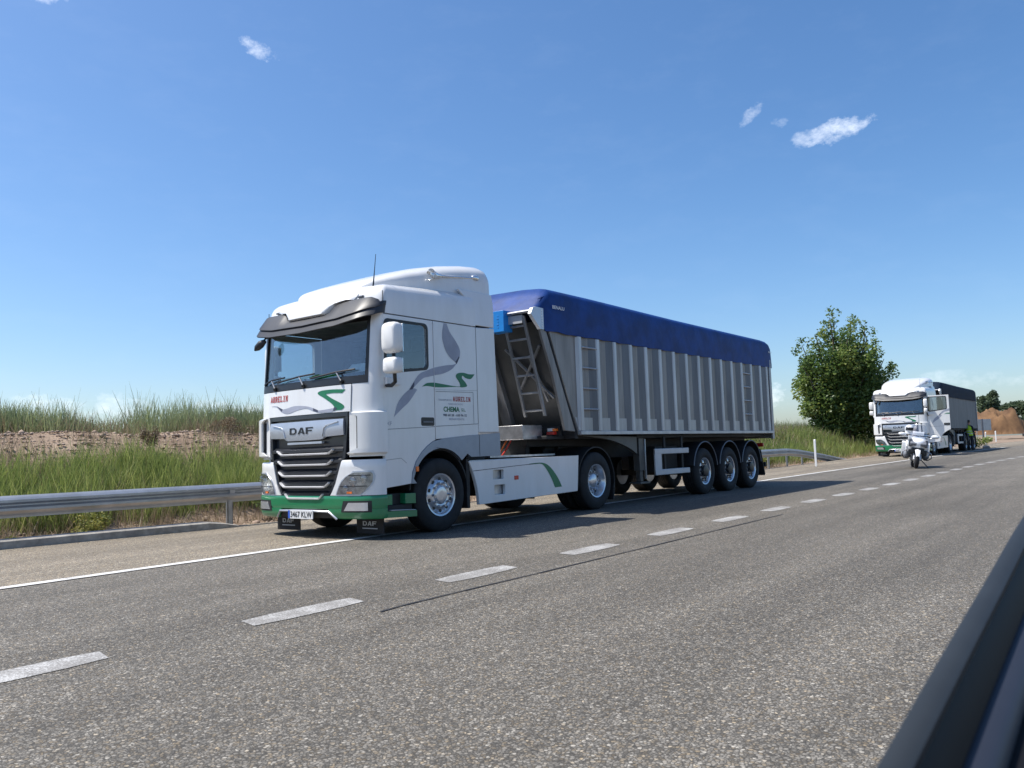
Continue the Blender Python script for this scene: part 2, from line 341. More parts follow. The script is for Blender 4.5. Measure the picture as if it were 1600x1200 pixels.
    def ball(s, c, r, n=10, m=7):
        rings = [[(c[0] + r[0]*math.sin(math.pi*i/m)*math.cos(2*math.pi*j/n), c[1] + r[1]*math.sin(math.pi*i/m)*math.sin(2*math.pi*j/n), c[2] + r[2]*math.cos(math.pi*i/m)) for j in range(n)] for i in range(m + 1)]
        return s.loft(rings, True, False)
    def shift(s, d):
        s.v = [(p[0]+d[0], p[1]+d[1], p[2]+d[2]) for p in s.v]; return s
    def mirror_y(s):
        s.v = [(p[0], -p[1], p[2]) for p in s.v]; s.f = [tuple(reversed(f)) for f in s.f]; return s
    def build(s, name, mats, parent=None, smooth=38, bevel=0.0, loc=None, recalc=True):
        me = bpy.data.meshes.new(name); me.from_pydata(s.v, [], s.f)
        if not isinstance(mats, (list, tuple)): mats = [mats]
        for m in mats: me.materials.append(m)
        if len(mats) > 1: me.polygons.foreach_set('material_index', s.m)
        if recalc:
            bm = bmesh.new(); bm.from_mesh(me); bmesh.ops.remove_doubles(bm, verts=bm.verts, dist=1e-5)
            bmesh.ops.recalc_face_normals(bm, faces=bm.faces); bm.to_mesh(me); bm.free()
        if smooth:
            me.shade_smooth(); me.set_sharp_from_angle(angle=rad(smooth))
        me.update()
        o = bpy.data.objects.new(name, me); COL.objects.link(o)
        if parent: o.parent = parent
        if loc: o.location = loc
        if bevel:
            b = o.modifiers.new('bevel', 'BEVEL'); b.width = bevel; b.segments = 2; b.limit_method = 'ANGLE'; b.angle_limit = rad(40)
        return o
def tag(o, label=None, cat=None, group=None, kind=None):
    if label: o['label'] = label
    if cat: o['category'] = cat
    if group: o['group'] = group
    if kind: o['kind'] = kind
    return o
def empty(name, loc, label, cat, rz=0.0, group=None):
    o = bpy.data.objects.new(name, None); COL.objects.link(o); o.location = loc; o.rotation_euler = (0, 0, rz); o.empty_display_size = 0.3
    return tag(o, label, cat, group)
def kids(o): return list(o.children)
def copy_tree(o, parent=None):
    c = o.copy(); COL.objects.link(c)
    if parent: c.parent = parent
    for ch in kids(o): copy_tree(ch, c)
    return c
def lerp_table(tb, x):
    if x <= tb[0][0]: return tb[0][1]
    for (a, b) in zip(tb, tb[1:]):
        if x <= b[0]: return a[1] + (b[1] - a[1]) * (x - a[0]) / (b[0] - a[0])
    return tb[-1][1]
def rrect(x0, x1, z0, z1, r, n=4, zr0=None, zr1=None):
    """rounded quad; zr0, zr1 = lower and upper height at the x1 end"""
    zr0 = z0 if zr0 is None else zr0; zr1 = z1 if zr1 is None else zr1
    out = []
    for (cx, cz, a0) in ((x1 - r, zr0 + r, -90), (x1 - r, zr1 - r, 0), (x0 + r, z1 - r, 90), (x0 + r, z0 + r, 180)):
        for k in range(n + 1):
            q = rad(a0 + 90 * k / n); out.append((cx + r * math.cos(q), cz + r * math.sin(q)))
    return out
_txt = {}
def text_geo(body, size=1.0, bold=0.0):
    """triangles of a line of lettering in the xy plane, left aligned, baseline 0"""
    key = (body, bold)
    if key not in _txt:
        cu = bpy.data.curves.new('t', 'FONT'); cu.body = body; cu.size = 1.0; cu.offset = bold; cu.resolution_u = 3
        o = bpy.data.objects.new('t', cu); COL.objects.link(o)
        dg = bpy.context.evaluated_depsgraph_get(); me = bpy.data.meshes.new_from_object(o.evaluated_get(dg))
        _txt[key] = ([tuple(v.co) for v in me.vertices], [tuple(p.vertices) for p in me.polygons])
        bpy.data.objects.remove(o); bpy.data.curves.remove(cu); bpy.data.meshes.remove(me)
    vs, fs = _txt[key]
    return [(x * size, y * size) for x, y, z in vs], fs
def text_fit(body, u0, u1, v0, v1, bold=0.0):
    vs, fs = text_geo(body, 1.0, bold); a = np.array(vs); lo = a.min(0); hi = a.max(0)
    return [(u0 + (x - lo[0]) / (hi[0] - lo[0]) * (u1 - u0), v0 + (y - lo[1]) / (hi[1] - lo[1]) * (v1 - v0)) for x, y in vs], fs
def block_letters(body, u0, u1, v0, v1):
    """squared slab-serif / block capitals drawn as strokes: boxes in (u, v)"""
    G = {'D': [(0,0,.3,1),(0,.8,.85,1),(0,0,.85,.2),(.7,.12,1,.88)], 'A': None, 'F': [(0,0,.3,1),(0,.8,1,1),(0,.4,.85,.6)],
         'U': [(.08,.15,.34,1),(.66,.15,.92,1),(.16,0,.84,.2),(0,.88,.42,1),(.58,.88,1,1)], 'R': [(.1,0,.36,1),(.1,.86,.8,1),(.1,.42,.8,.56),(.68,.5,.92,.92),(0,0,.46,.12)],
         'E': [(.1,0,.36,1),(0,.86,.95,1),(.1,.44,.75,.58),(0,0,.95,.14),(.8,.7,.95,1),(.8,0,.95,.3)], 'L': [(.12,0,.38,1),(0,.88,.52,1),(0,0,.95,.14),(.8,0,.95,.34)],
         'I': [(.36,0,.64,1),(.1,.88,.9,1),(.1,0,.9,.12)], 'N': [(.08,0,.26,1),(.74,0,.92,1),(0,0,.36,.12),(0,.88,.3,1),(.62,.88,1,1)]}
    n = len(body); wd = (u1 - u0) / n; lw = wd * 0.84; out_v = []; out_f = []
    def quad(p):
        o = len(out_v); out_v.extend(p); out_f.append((o, o+1, o+2, o+3))
    for i, ch in enumerate(body):
        ox = u0 + i * wd; T = lambda p: (ox + p[0] * lw, v0 + p[1] * (v1 - v0))
        if ch == 'A':
            quad([T((0,0)),T((.26,0)),T((.60,1)),T((.36,1))]); quad([T((.74,0)),T((1,0)),T((.64,1)),T((.40,1))]); quad([T((.2,.22)),T((.8,.22)),T((.76,.4)),T((.24,.4))])
        else:
            for (a, b, c, d) in G[ch]: quad([T((a,b)),T((c,b)),T((c,d)),T((a,d))])
            if ch == 'R': quad([T((.46,.44)),T((.72,.44)),T((1.0,0)),T((.74,0))])
            if ch == 'N': quad([T((.08,1)),T((.34,1)),T((.92,0)),T((.66,0))])
    return out_v, out_f

# ------------------------------------------------------------------ ground profile
def zr(x): return 0.0 if x < 20 else 0.0075 * (x - 20)
def bank_f(x):       # the bank fades out behind the second truck
    if 24 < x <= 56: return 1.0 - .16 * min(1, (x - 24) / 14)
    return 1.0 if x <= 24 else .84 * max(0.0, 1 - (x - 56) / 16.0) if x > 56 else 1.0
    return 1.0 if x < 56 else max(0.0, 1 - (x - 56) / 16.0)
BANK = [(12.5, 0.0), (13.1, -0.06), (13.7, 0.10), (15.2, 0.75), (16.6, 1.50), (17.3, 1.74), (18.5, 1.82), (22, 1.86), (30, 1.7), (60, 1.2), (120, 0.5), (400, 0)]
from mathutils import noise as mnoise
SH = [(-120, 14.5), (0, 12.95), (4.6, 12.75), (8.2, 12.4), (12, 12.3), (40, 12.3), (60, 12.2), (110, 8)]
ysh = lambda x: lerp_table(SH, x)
def gz(x, y):
    z = zr(min(x, 110))
    if y > 5 and x < 60: y = y - (ysh(x) - 12.3)
    if y > 12.5:
        b = lerp_table(BANK, y); f = bank_f(x)
        n = mnoise.noise(Vector((x * 0.35, y * 0.35, 0))) * 0.12 + mnoise.noise(Vector((x * 1.1, y * 1.1, 5))) * 0.05
        k = min(1, (y - 12.5) / 1.5)
        z += b * f + n * k
    return z - 0.012 if y < 12.5 else z - 0.012 * max(0, 1 - (y - 12.5))
def axis_pts(segs):
    out = []
    for a, b, st in segs: out += list(np.arange(a, b, st))
    out.append(segs[-1][1]); return out
XS = axis_pts([(-300, -60, 40), (-60, -20, 8), (-20, 40, 0.45), (40, 80, 1.2), (80, 160, 6), (160, 1400, 80)])
YS = axis_pts([(-900, -40, 60), (-40, 12, 4), (12, 20, 0.3), (20, 32, 1.0), (32, 80, 6), (80, 1100, 85)])
mb = MB()
mb.v = [(x, y, gz(x, y)) for x in XS for y in YS]
ny = len(YS)
mb.f = [(i*ny+j, (i+1)*ny+j, (i+1)*ny+j+1, i*ny+j+1) for i in range(len(XS)-1) for j in range(ny-1)]
tag(mb.build('ground', M['soil'], recalc=False), kind='structure')

def strip(name, x_list, y0f, y1f, m, lift, kind='structure', nsub=1):
    b = MB(); vs = []
    for x in x_list:
        for k in range(nsub + 1):
            t = k / nsub; vs.append((x, y0f(x) * (1 - t) + y1f(x) * t, zr(min(x, 110)) + lift))
    n = nsub + 1
    b.v = vs; b.f = [(i*n+k, (i+1)*n+k, (i+1)*n+k+1, i*n+k+1) for i in range(len(x_list)-1) for k in range(nsub)]
    o = b.build(name, m, recalc=False); 
    return tag(o, kind=kind)
RX = axis_pts([(-120, 0, 20), (0, 60, 2), (60, 110, 10)])
EDGE = [(-120, 7.4), (3, 8.40), (7.5, 8.50), (24, 9.0), (31, 8.9), (40, 8.70), (60, 8.0), (110, 4.5)]
ye = lambda x: lerp_table(EDGE, x)
strip('road', RX, lambda x: -11.0, ye, M['asphalt'], 0.0, nsub=3)
strip('shoulder', RX, lambda x: ye(x) - 0.02, ysh, M['shoulder'], 0.004, nsub=2)
strip('edge_line', axis_pts([(-60, 62, 1.0)]), lambda x: ye(x) - 0.075, lambda x: ye(x) + 0.075, M['paint'], 0.008)
def dash_y(x): return lerp_table([(-20, 4.6), (2, 4.86), (8, 4.97), (14, 5.07), (20, 5.14), (27, 5.09), (32, 5.05), (38, 4.8), (60, 3.4)], x)
k = 0
x = 2.35 - 0.98 - 1.94 * 5
b = MB()
while x < 58:
    for (xa, xb) in ((x, x + 0.98),):
        h_ = 0.135; z0 = zr(xa) + 0.004; z1 = zr(xb) + 0.004
        xs_ = [xa + (xb - xa) * t / 4 for t in range(5)]
        o_ = [[(q + (0.05 if j else -0.0), dash_y(q) + (j * 2 - 1) * h_ * (0.8 if abs(t-2) == 2 else 1), zr(q) + 0.004) for j in range(2)] for t, q in enumerate(xs_)]
        b.add([p for r in o_ for p in r], [(2*i, 2*i+2, 2*i+3, 2*i+1) for i in range(4)])
    x += 1.94
tag(b.build('lane_marking', M['paintworn'], recalc=False), kind='structure')
# thin dark line running along the near lane
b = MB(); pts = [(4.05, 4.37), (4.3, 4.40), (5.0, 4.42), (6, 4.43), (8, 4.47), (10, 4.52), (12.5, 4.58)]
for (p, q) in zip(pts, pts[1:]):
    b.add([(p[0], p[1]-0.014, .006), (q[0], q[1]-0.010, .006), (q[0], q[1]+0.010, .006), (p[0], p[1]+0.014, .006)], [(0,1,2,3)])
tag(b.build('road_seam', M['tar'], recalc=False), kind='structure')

# ------------------------------------------------------------------ the tractor unit
# local frame: x runs back from the front bumper, y < 0 is the driver's side, z up
W_ = 1.25
XF = [(0.2, 0.06), (0.35, 0.0), (0.62, 0.0), (1.1, 0.012), (1.68, 0.02), (2.08, 0.05), (2.9, 0.16), (3.2, 0.24), (3.3, 0.27), (3.36, 0.32), (3.4, 0.42), (3.44, 0.6), (3.5, 0.9)]
def fD(z): return max(0.33 - lerp_table(XF, z), 0.16)
NEX = 2.7
def front_a(a, z, off=0.0):
    """point of the cab front; a = -90..90 degrees runs across it"""
    s = 1 if a >= 0 else -1; q = rad(min(abs(a), 90)); 
    def P(q): return (lerp_table(XF, z) + fD(z) * (1 - max(0, math.cos(q)) ** (2 / NEX)), W_ * math.sin(q) ** (2 / NEX))
    x, y = P(q)
    q1, q2 = max(0, q - 0.03), min(math.pi / 2, q + 0.03); (xa, ya), (xb, yb) = P(q1), P(q2)
    nx, ny = -(yb - ya), (xb - xa); l = math.hypot(nx, ny) or 1
    nx, ny = nx / l, ny / l
    if nx > 0 and abs(a) < 80: nx, ny = -nx, -ny
    return (x + nx * off, s * (y + ny * off), z)
def y2a(y): return (1 if y >= 0 else -1) * math.degrees(math.asin(min(1, (abs(y) / W_) ** (NEX / 2))))
def front(y, z, off=0.0): return front_a(y2a(y), z, off)
def patch(mb, zs, y0, y1, off=0.0, th=0.03, nc=12):
    """a plate lying on the cab front between heights zs and sides y0(z), y1(z)"""
    f0 = y0 if callable(y0) else (lambda z: y0); f1 = y1 if callable(y1) else (lambda z: y1)
    of = off if callable(off) else (lambda y, z: off)
    O, I = [], []
    for z in zs:
        a0, a1 = y2a(f0(z)), y2a(f1(z)); ro, ri = [], []
        for k in range(nc + 1):
            a = a0 + (a1 - a0) * k / nc; y = front_a(a, z)[1]; d = of(y, z)
            ro.append(front_a(a, z, d)); ri.append(front_a(a, z, d - th))
        O.append(ro); I.append(ri)
    return mb.slab(O, I)
def lin(a, b, n): return [a + (b - a) * i / n for i in range(n + 1)]
def front_decal(mb, pts_lo, pts_hi, off=0.004):
    """ribbon between two polylines of (y, z) lying on the front"""
    vs = [front(y, z, off) for y, z in pts_lo] + [front(y, z, off) for y, z in pts_hi]; n = len(pts_lo)
    return mb.add(vs, [(i, i + 1, n + i + 1, n + i) for i in range(n - 1)])
def smooth_line(pts, n=8):
    """Catmull-Rom through 2d points"""
    out = []; P = [pts[0]] + list(pts) + [pts[-1]]
    for i in range(1, len(P) - 2):
        p0, p1, p2, p3 = (np.array(P[i + k]) for k in (-1, 0, 1, 2))
        for t in np.arange(0, 1, 1 / n):
            out.append(tuple(0.5 * ((2*p1) + (-p0+p2)*t + (2*p0-5*p1+4*p2-p3)*t*t + (-p0+3*p1-3*p2+p3)*t**3)))
    out.append(tuple(pts[-1])); return out
GE = [(0.46, 0.16), (0.48, 0.32), (0.53, 0.45), (0.6, 0.53), (0.74, 0.61), (1.05, 0.72), (1.08, 0.78), (1.68, 0.84)]
ge = lambda z: lerp_table(GE, z)

def wheel(parent, x, y, side, R=0.515, wd=0.30, style='front', rimR=0.292, name='wheel', nut=10, capm='alloydull'):
    """tyre with a rim as its sub-part; side = -1 when the outer face looks to -y"""
    t = MB(); h = wd / 2
    prof = [(rimR, -h * 0.80), (rimR + 0.02, -h * 0.93), (R - 0.13, -h), (R - 0.05, -h * 0.94), (R - 0.012, -h * 0.80), (R, -h * 0.70)]
    for k in (-0.42, -0.14, 0.14, 0.42):
        prof += [(R, h * (k - 0.05)), (R - 0.016, h * (k - 0.03)), (R - 0.016, h * (k + 0.03)), (R, h * (k + 0.05))]
    prof += [(R, h * 0.70), (R - 0.012, h * 0.80), (R - 0.05, h * 0.94), (R - 0.13, h), (rimR + 0.02, h * 0.93), (rimR, h * 0.80)]
    t.lathe(prof, (0, 0, 0), 'y', 56, caps=False)
    o = t.build(name, M['rubber'], parent, smooth=50, loc=(x, y, R))
    r = MB(); s = side
    def A(rr, d): return (rr, s * d)      # d = distance outward from the wheel's middle plane
    if style == 'front':
        r.lathe([A(rimR, -h*0.8), A(rimR + .012, h*0.84), A(rimR + .008, h*0.90), A(rimR - .014, h*0.86), A(rimR - .03, h*0.55), A(rimR-.05, h*0.50), A(.20, h*0.80), A(.175, h*0.86), A(.16, h*0.86), A(.135, h*0.82), A(.115, h*0.98), A(.105, h*1.0), A(.04, h*1.0), A(0, h*1.0)], (0,0,0), 'y', 48)
        hole_r, hole_d, nr, nd = 0.222, h*0.70, 0.168, h*0.86
    elif style == 'rear':
        r.lathe([A(rimR, -h*0.8), A(rimR + .012, h*0.84), A(rimR + .008, h*0.92), A(rimR - .016, h*0.86), A(rimR - .035, h*0.5), A(rimR-.045, h*0.3), A(rimR-.055, -h*0.05), A(.20, h*0.08), A(.15, h*0.1), A(.13, h*0.45), A(.11, h*0.55), A(0, h*0.58)], (0,0,0), 'y', 48)
        hole_r, hole_d, nr, nd = 0.218, h*0.035, 0.168, h*0.1
    else:
        r.lathe([A(rimR, -h*0.8), A(rimR + .012, h*0.80), A(rimR + .008, h*0.86), A(rimR - .014, h*0.82), A(rimR - .03, h*0.62), A(rimR-.045, h*0.58), A(.21, h*0.66), A(.18, h*0.67), A(.13, h*0.66), A(.12, h*0.8), A(.10, h*0.85), A(0, h*0.85)], (0,0,0), 'y', 44)
        hole_r, hole_d, nr, nd = 0.218, h*0.65, 0.165, h*0.67
    r.cur = 1
    for k in range(10 if style != 'trailer' else 8):
        q = 2*math.pi*(k+.5)/(10 if style != 'trailer' else 8); rr = .026 if style != 'trailer' else .036
        c = (hole_r*math.cos(q), s*(hole_d + .004), hole_r*math.sin(q))
        r.lathe([(rr, 0), (rr, s*.006), (0, s*.007)], c, 'y', 12)
    r.cur = 2 if style != 'trailer' else 1
    for k in range(nut):
        q = 2*math.pi*k/nut; c = (nr*math.cos(q), s*nd, nr*math.sin(q)); r.lathe([(.017, 0), (.016, s*.045), (0, s*.05)], c, 'y', 8)
    if style == 'trailer':
        r.lathe([(.132, s*h*.64), (.132, s*h*.99), (.10, s*h*1.04), (0, s*h*1.05)], (0, 0, 0), 'y', 20)
    ri = r.build('rim', [M['alloy'], M['black'], M['alloydull']], o, smooth=40)
    return o

def make_tractor():
    T = empty('truck_tractor', (7.28, 9.3, 0), 'big white truck tractor with green bumper, nearest to the camera, parked on the shoulder', 'truck')
    P = lambda b, n, m, par=T, **k: b.build(n, m, par, **k)
    # --- cab shell: pillars, header, sides behind the doors, back, floor
    b = MB()
    for s in (-1, 1):
        a = lambda y: s * y
        patch(b, lin(1.09, 1.70, 6), a(0.86), a(1.25), 0.0, 0.03, 10)
        patch(b, lin(1.70, 2.06, 4), a(0.895), a(1.25), 0.0, 0.03, 10)
        patch(b, lin(2.06, 3.0, 8), a(1.13), a(1.25), 0.0, 0.05, 8)
    patch(b, lin(2.92, 3.06, 2), -1.25, 1.25, -0.004, 0.04, 28)
    b.box(2.20, 2.24, -1.2, 1.2, 1.1, 3.02); b.box(0.36, 2.2, -1.19, 1.19, 1.28, 1.33)
    P(b, 'cab_shell', M['white'])
    for s in (-1, 1):      # sleeper side
        b = MB(); ya, yb = (-1.25, -1.20) if s < 0 else (1.20, 1.25)
        arch = [(1.312, 1.30), (1.46, 1.305), (2.0, 1.345), (2.245, 1.355)]
        b.prism(arch + [(2.245, 2.985), (1.312, 2.985)], 'y', ya, yb)
        P(b, 'sleeper_side', M['white'], bevel=0.006)
    # --- roof
    b = MB(); rings = []
    for (z, ins) in ((3.0, 0), (3.1, 0), (3.2, 0.0), (3.28, .012), (3.335, .035), (3.375, .08), (3.40, .15), (3.42, .3), (3.43, .55)):
        ring = []
        for k in range(41):
            a = -90 + 180 * k / 40; x, y, _ = front_a(a, min(z, 3.25)); sc = (W_ - ins) / W_
            xx = x + ins * 1.0; ring.append((xx, y * sc, z))
        ring += [(2.25 - ins * .4, (W_ - ins), z), (2.25 - ins * .4, -(W_ - ins), z)]
        ring = [(p[0], p[1], p[2] + max(0, (p[2] - 3.1) / 0.3) * 0.055 * p[0]) for p in ring]
        rings.append(ring)
    b.loft(rings)
    P(b, 'roof', M['white'], smooth=60)
    for s in (-1, 1):
        b = MB(); b.box(.345, .352, s*1.2475 - .004, s*1.2475 + .004, 3.0, 3.30); P(b, 'roof_seam', M['seam'])
        b = MB(); b.box(2.243, 2.25, s*1.246 - .004, s*1.246 + .004, 1.52, 3.0); P(b, 'panel_gap', M['seam'])
    # raised white brow in the middle of the front, above the visor
    b = MB(); O, I = [], []
    for z, o in ((3.045, .13), (3.065, .165), (3.10, .165), (3.15, .15), (3.19, .128), (3.205, .12), (3.22, .105), (3.25, .075), (3.27, .055), (3.30, .025)):
        ro, ri = [], []
        for k in range(25):
            hwb = lerp_table([(3.05, .44), (3.09, .45), (3.19, .57), (3.22, .80), (3.3, .84)], z); y = -hwb + 2 * hwb * k / 24; e = min(1, (hwb - abs(y)) / 0.05); ro.append(front(y, z, o * (0.25 + .75 * e))); ri.append(front(y, z, -0.02))
        O.append(ro); I.append(ri)
    b.slab(O, I); P(b, 'roof_brow', M['white'], smooth=60)
    for y in (-0.9, 0.9):
        b = MB(); p = front(y, 3.255, .03); b.box(p[0]-.0, p[0]+.05, y-.05, y+.05, 3.24, 3.268); P(b, 'marker_lamp', M['bikegrey'], bevel=.008)
    # --- sun visor
    def vz(y):
        t = abs(y)
        zt = lerp_table([(0, 3.06), (.45, 3.065), (.57, 3.19), (1.12, 3.215), (1.2, 3.18), (1.25, 3.10)], t)
        zb = lerp_table([(0, 2.815), (.7, 2.835), (1.0, 2.88), (1.2, 2.945), (1.25, 2.99)], t)
        return zb, zt
    b = MB(); rings = []
    for k in range(49):
        a = -90 + 180 * k / 48; y = front_a(a, 3.0)[1]; zb, zt = vz(y); e = min(1.0, (90 - abs(a)) / 40.0); e = 0.16 + 0.84 * e
        ft = lerp_table([(0, 1.0), (.42, 1.0), (.62, .8), (2, .8)], abs(y))
        pts = [(zt, .0), (zt, .10*ft), (zt - .012, .125*ft), (zb + .17, .165), (zb + .135, .188), (zb + .115, .195), (zb + .105, .172), (zb + .012, .215), (zb, .205), (zb + .015, .16), (zb + .09, 0.0)]
        rings.append([front_a(a, z, o * e) for z, o in pts])
    b.loft(rings); P(b, 'sun_visor', M['visor'], smooth=35)
    # --- windscreen and its black surround
    b = MB(); patch(b, lin(2.15, 2.94, 8), -1.10, 1.10, -0.02, 0.006, 30); P(b, 'windscreen', M['glass'], smooth=60)
    b = MB()
    patch(b, [2.065, 2.10, 2.165], -1.13, 1.13, 0.004, 0.03, 30); patch(b, [2.90, 2.96], -1.13, 1.13, 0.003, 0.03, 30)
    for s in (-1, 1): patch(b, lin(2.165, 2.90, 6), s * 1.085, s * 1.13, 0.003, 0.03, 3)
    P(b, 'windscreen_surround', M['black'], smooth=50)
    for (yb, yt, zt_) in ((0.72, 1.05, 2.26), (0.05, 0.62, 2.26), (-0.72, -0.1, 2.265)):
        b = MB(); p0 = front(yb, 2.10, .02); p1 = front(yb + .10, 2.235, .03); e0 = front(yb - .22, 2.25, .02); e1 = front(yb + .62 if yb + .62 < 1.05 else 1.05, 2.19, .02)
        b.tube([p0, p1], .011, 6); b.cur = 1; b.tube([e0, p1, e1], .013, 6); b.ball((p0[0], p0[1], p0[2]), (.03, .03, .03), 8, 6)
        P(b, 'wiper', [M['alloydull'], M['black']])
    # --- front panel with its foil ribbons and lettering
    b = MB(); patch(b, lin(1.692, 2.055, 6), -0.885, 0.885, 0.012, 0.03, 24); fp = P(b, 'front_panel', M['white'], smooth=50)
    b = MB(); lv, lf = block_letters('AURELIN', 0, 1, 0, 1)
    b.add([front(0.83 - 0.45 * u, 1.905 + 0.085 * v, 0.017) for u, v in lv], lf); b.build('lettering', M['red_decal'], fp, smooth=0, recalc=False)
    b = MB()
    hi = smooth_line([(-0.80, 1.99), (-0.55, 2.005), (-0.33, 2.0), (-0.27, 1.965), (-0.40, 1.90), (-0.56, 1.81), (-0.61, 1.75), (-0.585, 1.715)], 6)
    lo = smooth_line([(-0.74, 1.945), (-0.58, 1.955), (-0.47, 1.952), (-0.44, 1.945), (-0.55, 1.885), (-0.74, 1.80), (-0.785, 1.755), (-0.74, 1.72)], 6)
    front_decal(b, lo, hi, .016); b.build('green_ribbon', M['green_decal'], fp, smooth=0, recalc=False)
    b = MB()
    hi = smooth_line([(0.80, 1.855), (0.66, 1.85), (0.54, 1.80), (0.42, 1.80), (0.22, 1.825), (-0.02, 1.81), (-0.18, 1.775), (-0.30, 1.735), (-0.60, 1.75)], 6)
    lo = smooth_line([(0.79, 1.850), (0.66, 1.835), (0.52, 1.755), (0.36, 1.725), (0.14, 1.765), (-0.05, 1.775), (-0.18, 1.735), (-0.32, 1.705), (-0.58, 1.70)], 6)
    front_decal(b, lo, hi, .0155); b.build('grey_ribbon', M['grey_decal'], fp, smooth=0, recalc=False)
    b = MB()
    front_decal(b, [(0.65, 1.845), (0.52, 1.76)], [(0.66, 1.852), (0.50, 1.795)], .0165); b.build('ribbon_fold', M['dark_decal'], fp, smooth=0, recalc=False); b = MB(); front_decal(b, [(-0.19, 1.735), (-0.29, 1.708)], [(-0.18, 1.775), (-0.29, 1.738)], .0165); b.build('ribbon_fold', M['dark_decal'], fp, smooth=0, recalc=False); b = MB()
    front_decal(b, [(-0.585, 1.712), (-0.62, 1.712)], [(-0.60, 1.76), (-0.66, 1.75)], .0168); b.build('ribbon_fold', M['dark_decal'], fp, smooth=0, recalc=False)
    # --- grille
    zs = [.47, .485, .50, .52, .55, .6, .67, .74, .85, .95, 1.05, 1.08, 1.2, 1.4, 1.55, 1.68]
    b = MB(); patch(b, zs, lambda z: -ge(z), ge, -0.05, 0.03, 20)
    for zc in (1.225, 1.075, .925, .775, .625):      # horizontal black blades
        hw = ge(zc) - 0.03; patch(b, [zc - .055, zc - .02, zc + .02], -hw, hw, lambda y, z, zc=zc: 0.012 - 1.1 * max(0, z - zc + .02) , 0.05, 16)
    for s in (-1, 1): patch(b, [z for z in zs], (lambda z: s * (ge(z) - .035)), (lambda z: s * (ge(z) + .012)), 0.006, 0.05, 3)
    patch(b, [1.63, 1.665, 1.685], -.84, .84, 0.01, .05, 20)
    gr = P(b, 'grille', M['grille'], smooth=40)
    for zc, hw in ((1.145, .60), (1.0, .575), (.85, .555), (.70, .52), (.545, .40)):
        pts = []
        for k in range(25):
            y = -hw + 2 * hw * k / 24; e = max(0, (abs(y) / hw - .82) / .18); pts.append(front(y, zc + .055 * e ** 1.3, .03))
        b = MB(); rings = []
        for p in pts:
            x, y, z = p; rings.append([(x - .006, y, z + .012), (x - .022, y, z + .004), (x - .014, y, z - .014), (x + .03, y, z - .012), (x + .03, y, z + .008)])
        b.loft(rings); b.build('slat', M['slat'], gr, smooth=40)
    b = MB()
    def bz(y): # lower edge of the badge plate
        return lerp_table([(0, 1.335), (.38, 1.34), (.43, 1.372), (.8, 1.385)], abs(y))
    O, I = [], []
    for k in range(5):
        t = k / 4; ro, ri = [], []
        for j in range(41):
            y = -.785 + 1.57 * j / 40; z = bz(y) + (1.60 - bz(y)) * t; d = .028 + .012 * math.sin(math.pi * t); ro.append(front(y, z, d)); ri.append(front(y, z, -.02))
        O.append(ro); I.append(ri)
    b.slab(O, I); bp = b.build('badge_plate', M['silver'], gr, smooth=50)
    b = MB(); lv, lf = [], []
    G = {'D': ([[(0,0),(.26,0),(.26,1),(0,1)],[(.2,0),(.72,0),(1,.3),(.75,.3),(.62,.2),(.2,.2)],[(.2,1),(.72,1),(1,.7),(.75,.7),(.62,.8),(.2,.8)],[(.75,.3),(1,.3),(1,.7),(.75,.7)]]),
         'A': ([[(0,0),(.27,0),(.58,.78),(.42,1)],[(.42,1),(.58,.78),(.70,.0),(1,0),(1,.0),(.72,1)],[(.3,.22),(.74,.22),(.7,.4),(.36,.4)]]),
         'F': ([[(0,0),(.28,0),(.28,1),(0,1)],[(.28,.8),(1,.8),(1,1),(.28,1)],[(.28,.38),(.86,.38),(.86,.58),(.28,.58)]])}
    def logo(y0, y1, z0, z1, put, b):
        wd = (y1 - y0) / 3
        for i, ch in enumerate('DAF'):
            for poly in G[ch]:
                vs = [put(y0 + wd * (i + .88 * u), z0 + (z1 - z0) * v) for u, v in poly]; b.add(vs, [tuple(range(len(vs)))])
    logo(0.29, -0.24, 1.425, 1.515, lambda y, z: front(y, z, .043), b)
    b.build('lettering', M['black'], bp, smooth=0, recalc=False)
    b = MB(); patch(b, [1.285, 1.30, 1.315], -.37, .37, .02, .05, 12)
    for s in (-1, 1):     # raised lines either side of the letters
        b.tube([front(s*.40, 1.385, .042), front(s*.435, 1.49, .044), front(s*.48, 1.525, .044), front(s*.70, 1.565, .044)], .009, 6)
    b.build('badge_trim', M['silver'], gr)
    # --- corner deflectors with the air slot
    for s in (-1, 1):
        b = MB(); patch(b, [1.115, 1.14, 1.2, 1.35, 1.5, 1.62, 1.665, 1.685], (lambda z: s * (1.02 if 1.17 < z < 1.64 else .93 if z > 1.3 else .86)), s * 1.25, (lambda y, z: .062 if 1.13 < z < 1.67 else .02), 0.03, 8)
        d = P(b, 'corner_deflector', M['white'], smooth=55)
        b = MB(); patch(b, lin(1.19, 1.62, 4), s * 0.975, s * 1.03, .006, .02, 3); b.build('air_slot', M['seam'], d)
    # --- headlamp panels
    for s in (-1, 1):
        b = MB(); patch(b, [.585, .62, .68, .74, .85, .95, 1.03, 1.05], (lambda z: s * (ge(z) + .02)), s * 1.25, (lambda y, z: .018 if z < 1.04 else .006), .05, 14)
        hp = P(b, 'headlamp_panel', M['white'], smooth=50)
        in_ = lambda z, e=0: lerp_table([(.595, .66), (.70, .705), (.78, .76), (.85, .85), (.885, .95)], z) - e
        out = lambda z, e=0: lerp_table([(.595, 1.02), (.65, 1.10), (.74, 1.175), (.86, 1.185), (.885, 1.165)], z) + e
        b = MB(); patch(b, [.58, .6, .66, .72, .78, .84, .875, .905], lambda z: s * in_(z, .022), lambda z: s * out(z, .022), .024, .02, 10); hl = P(b, 'headlamp', M['silver'], smooth=50)
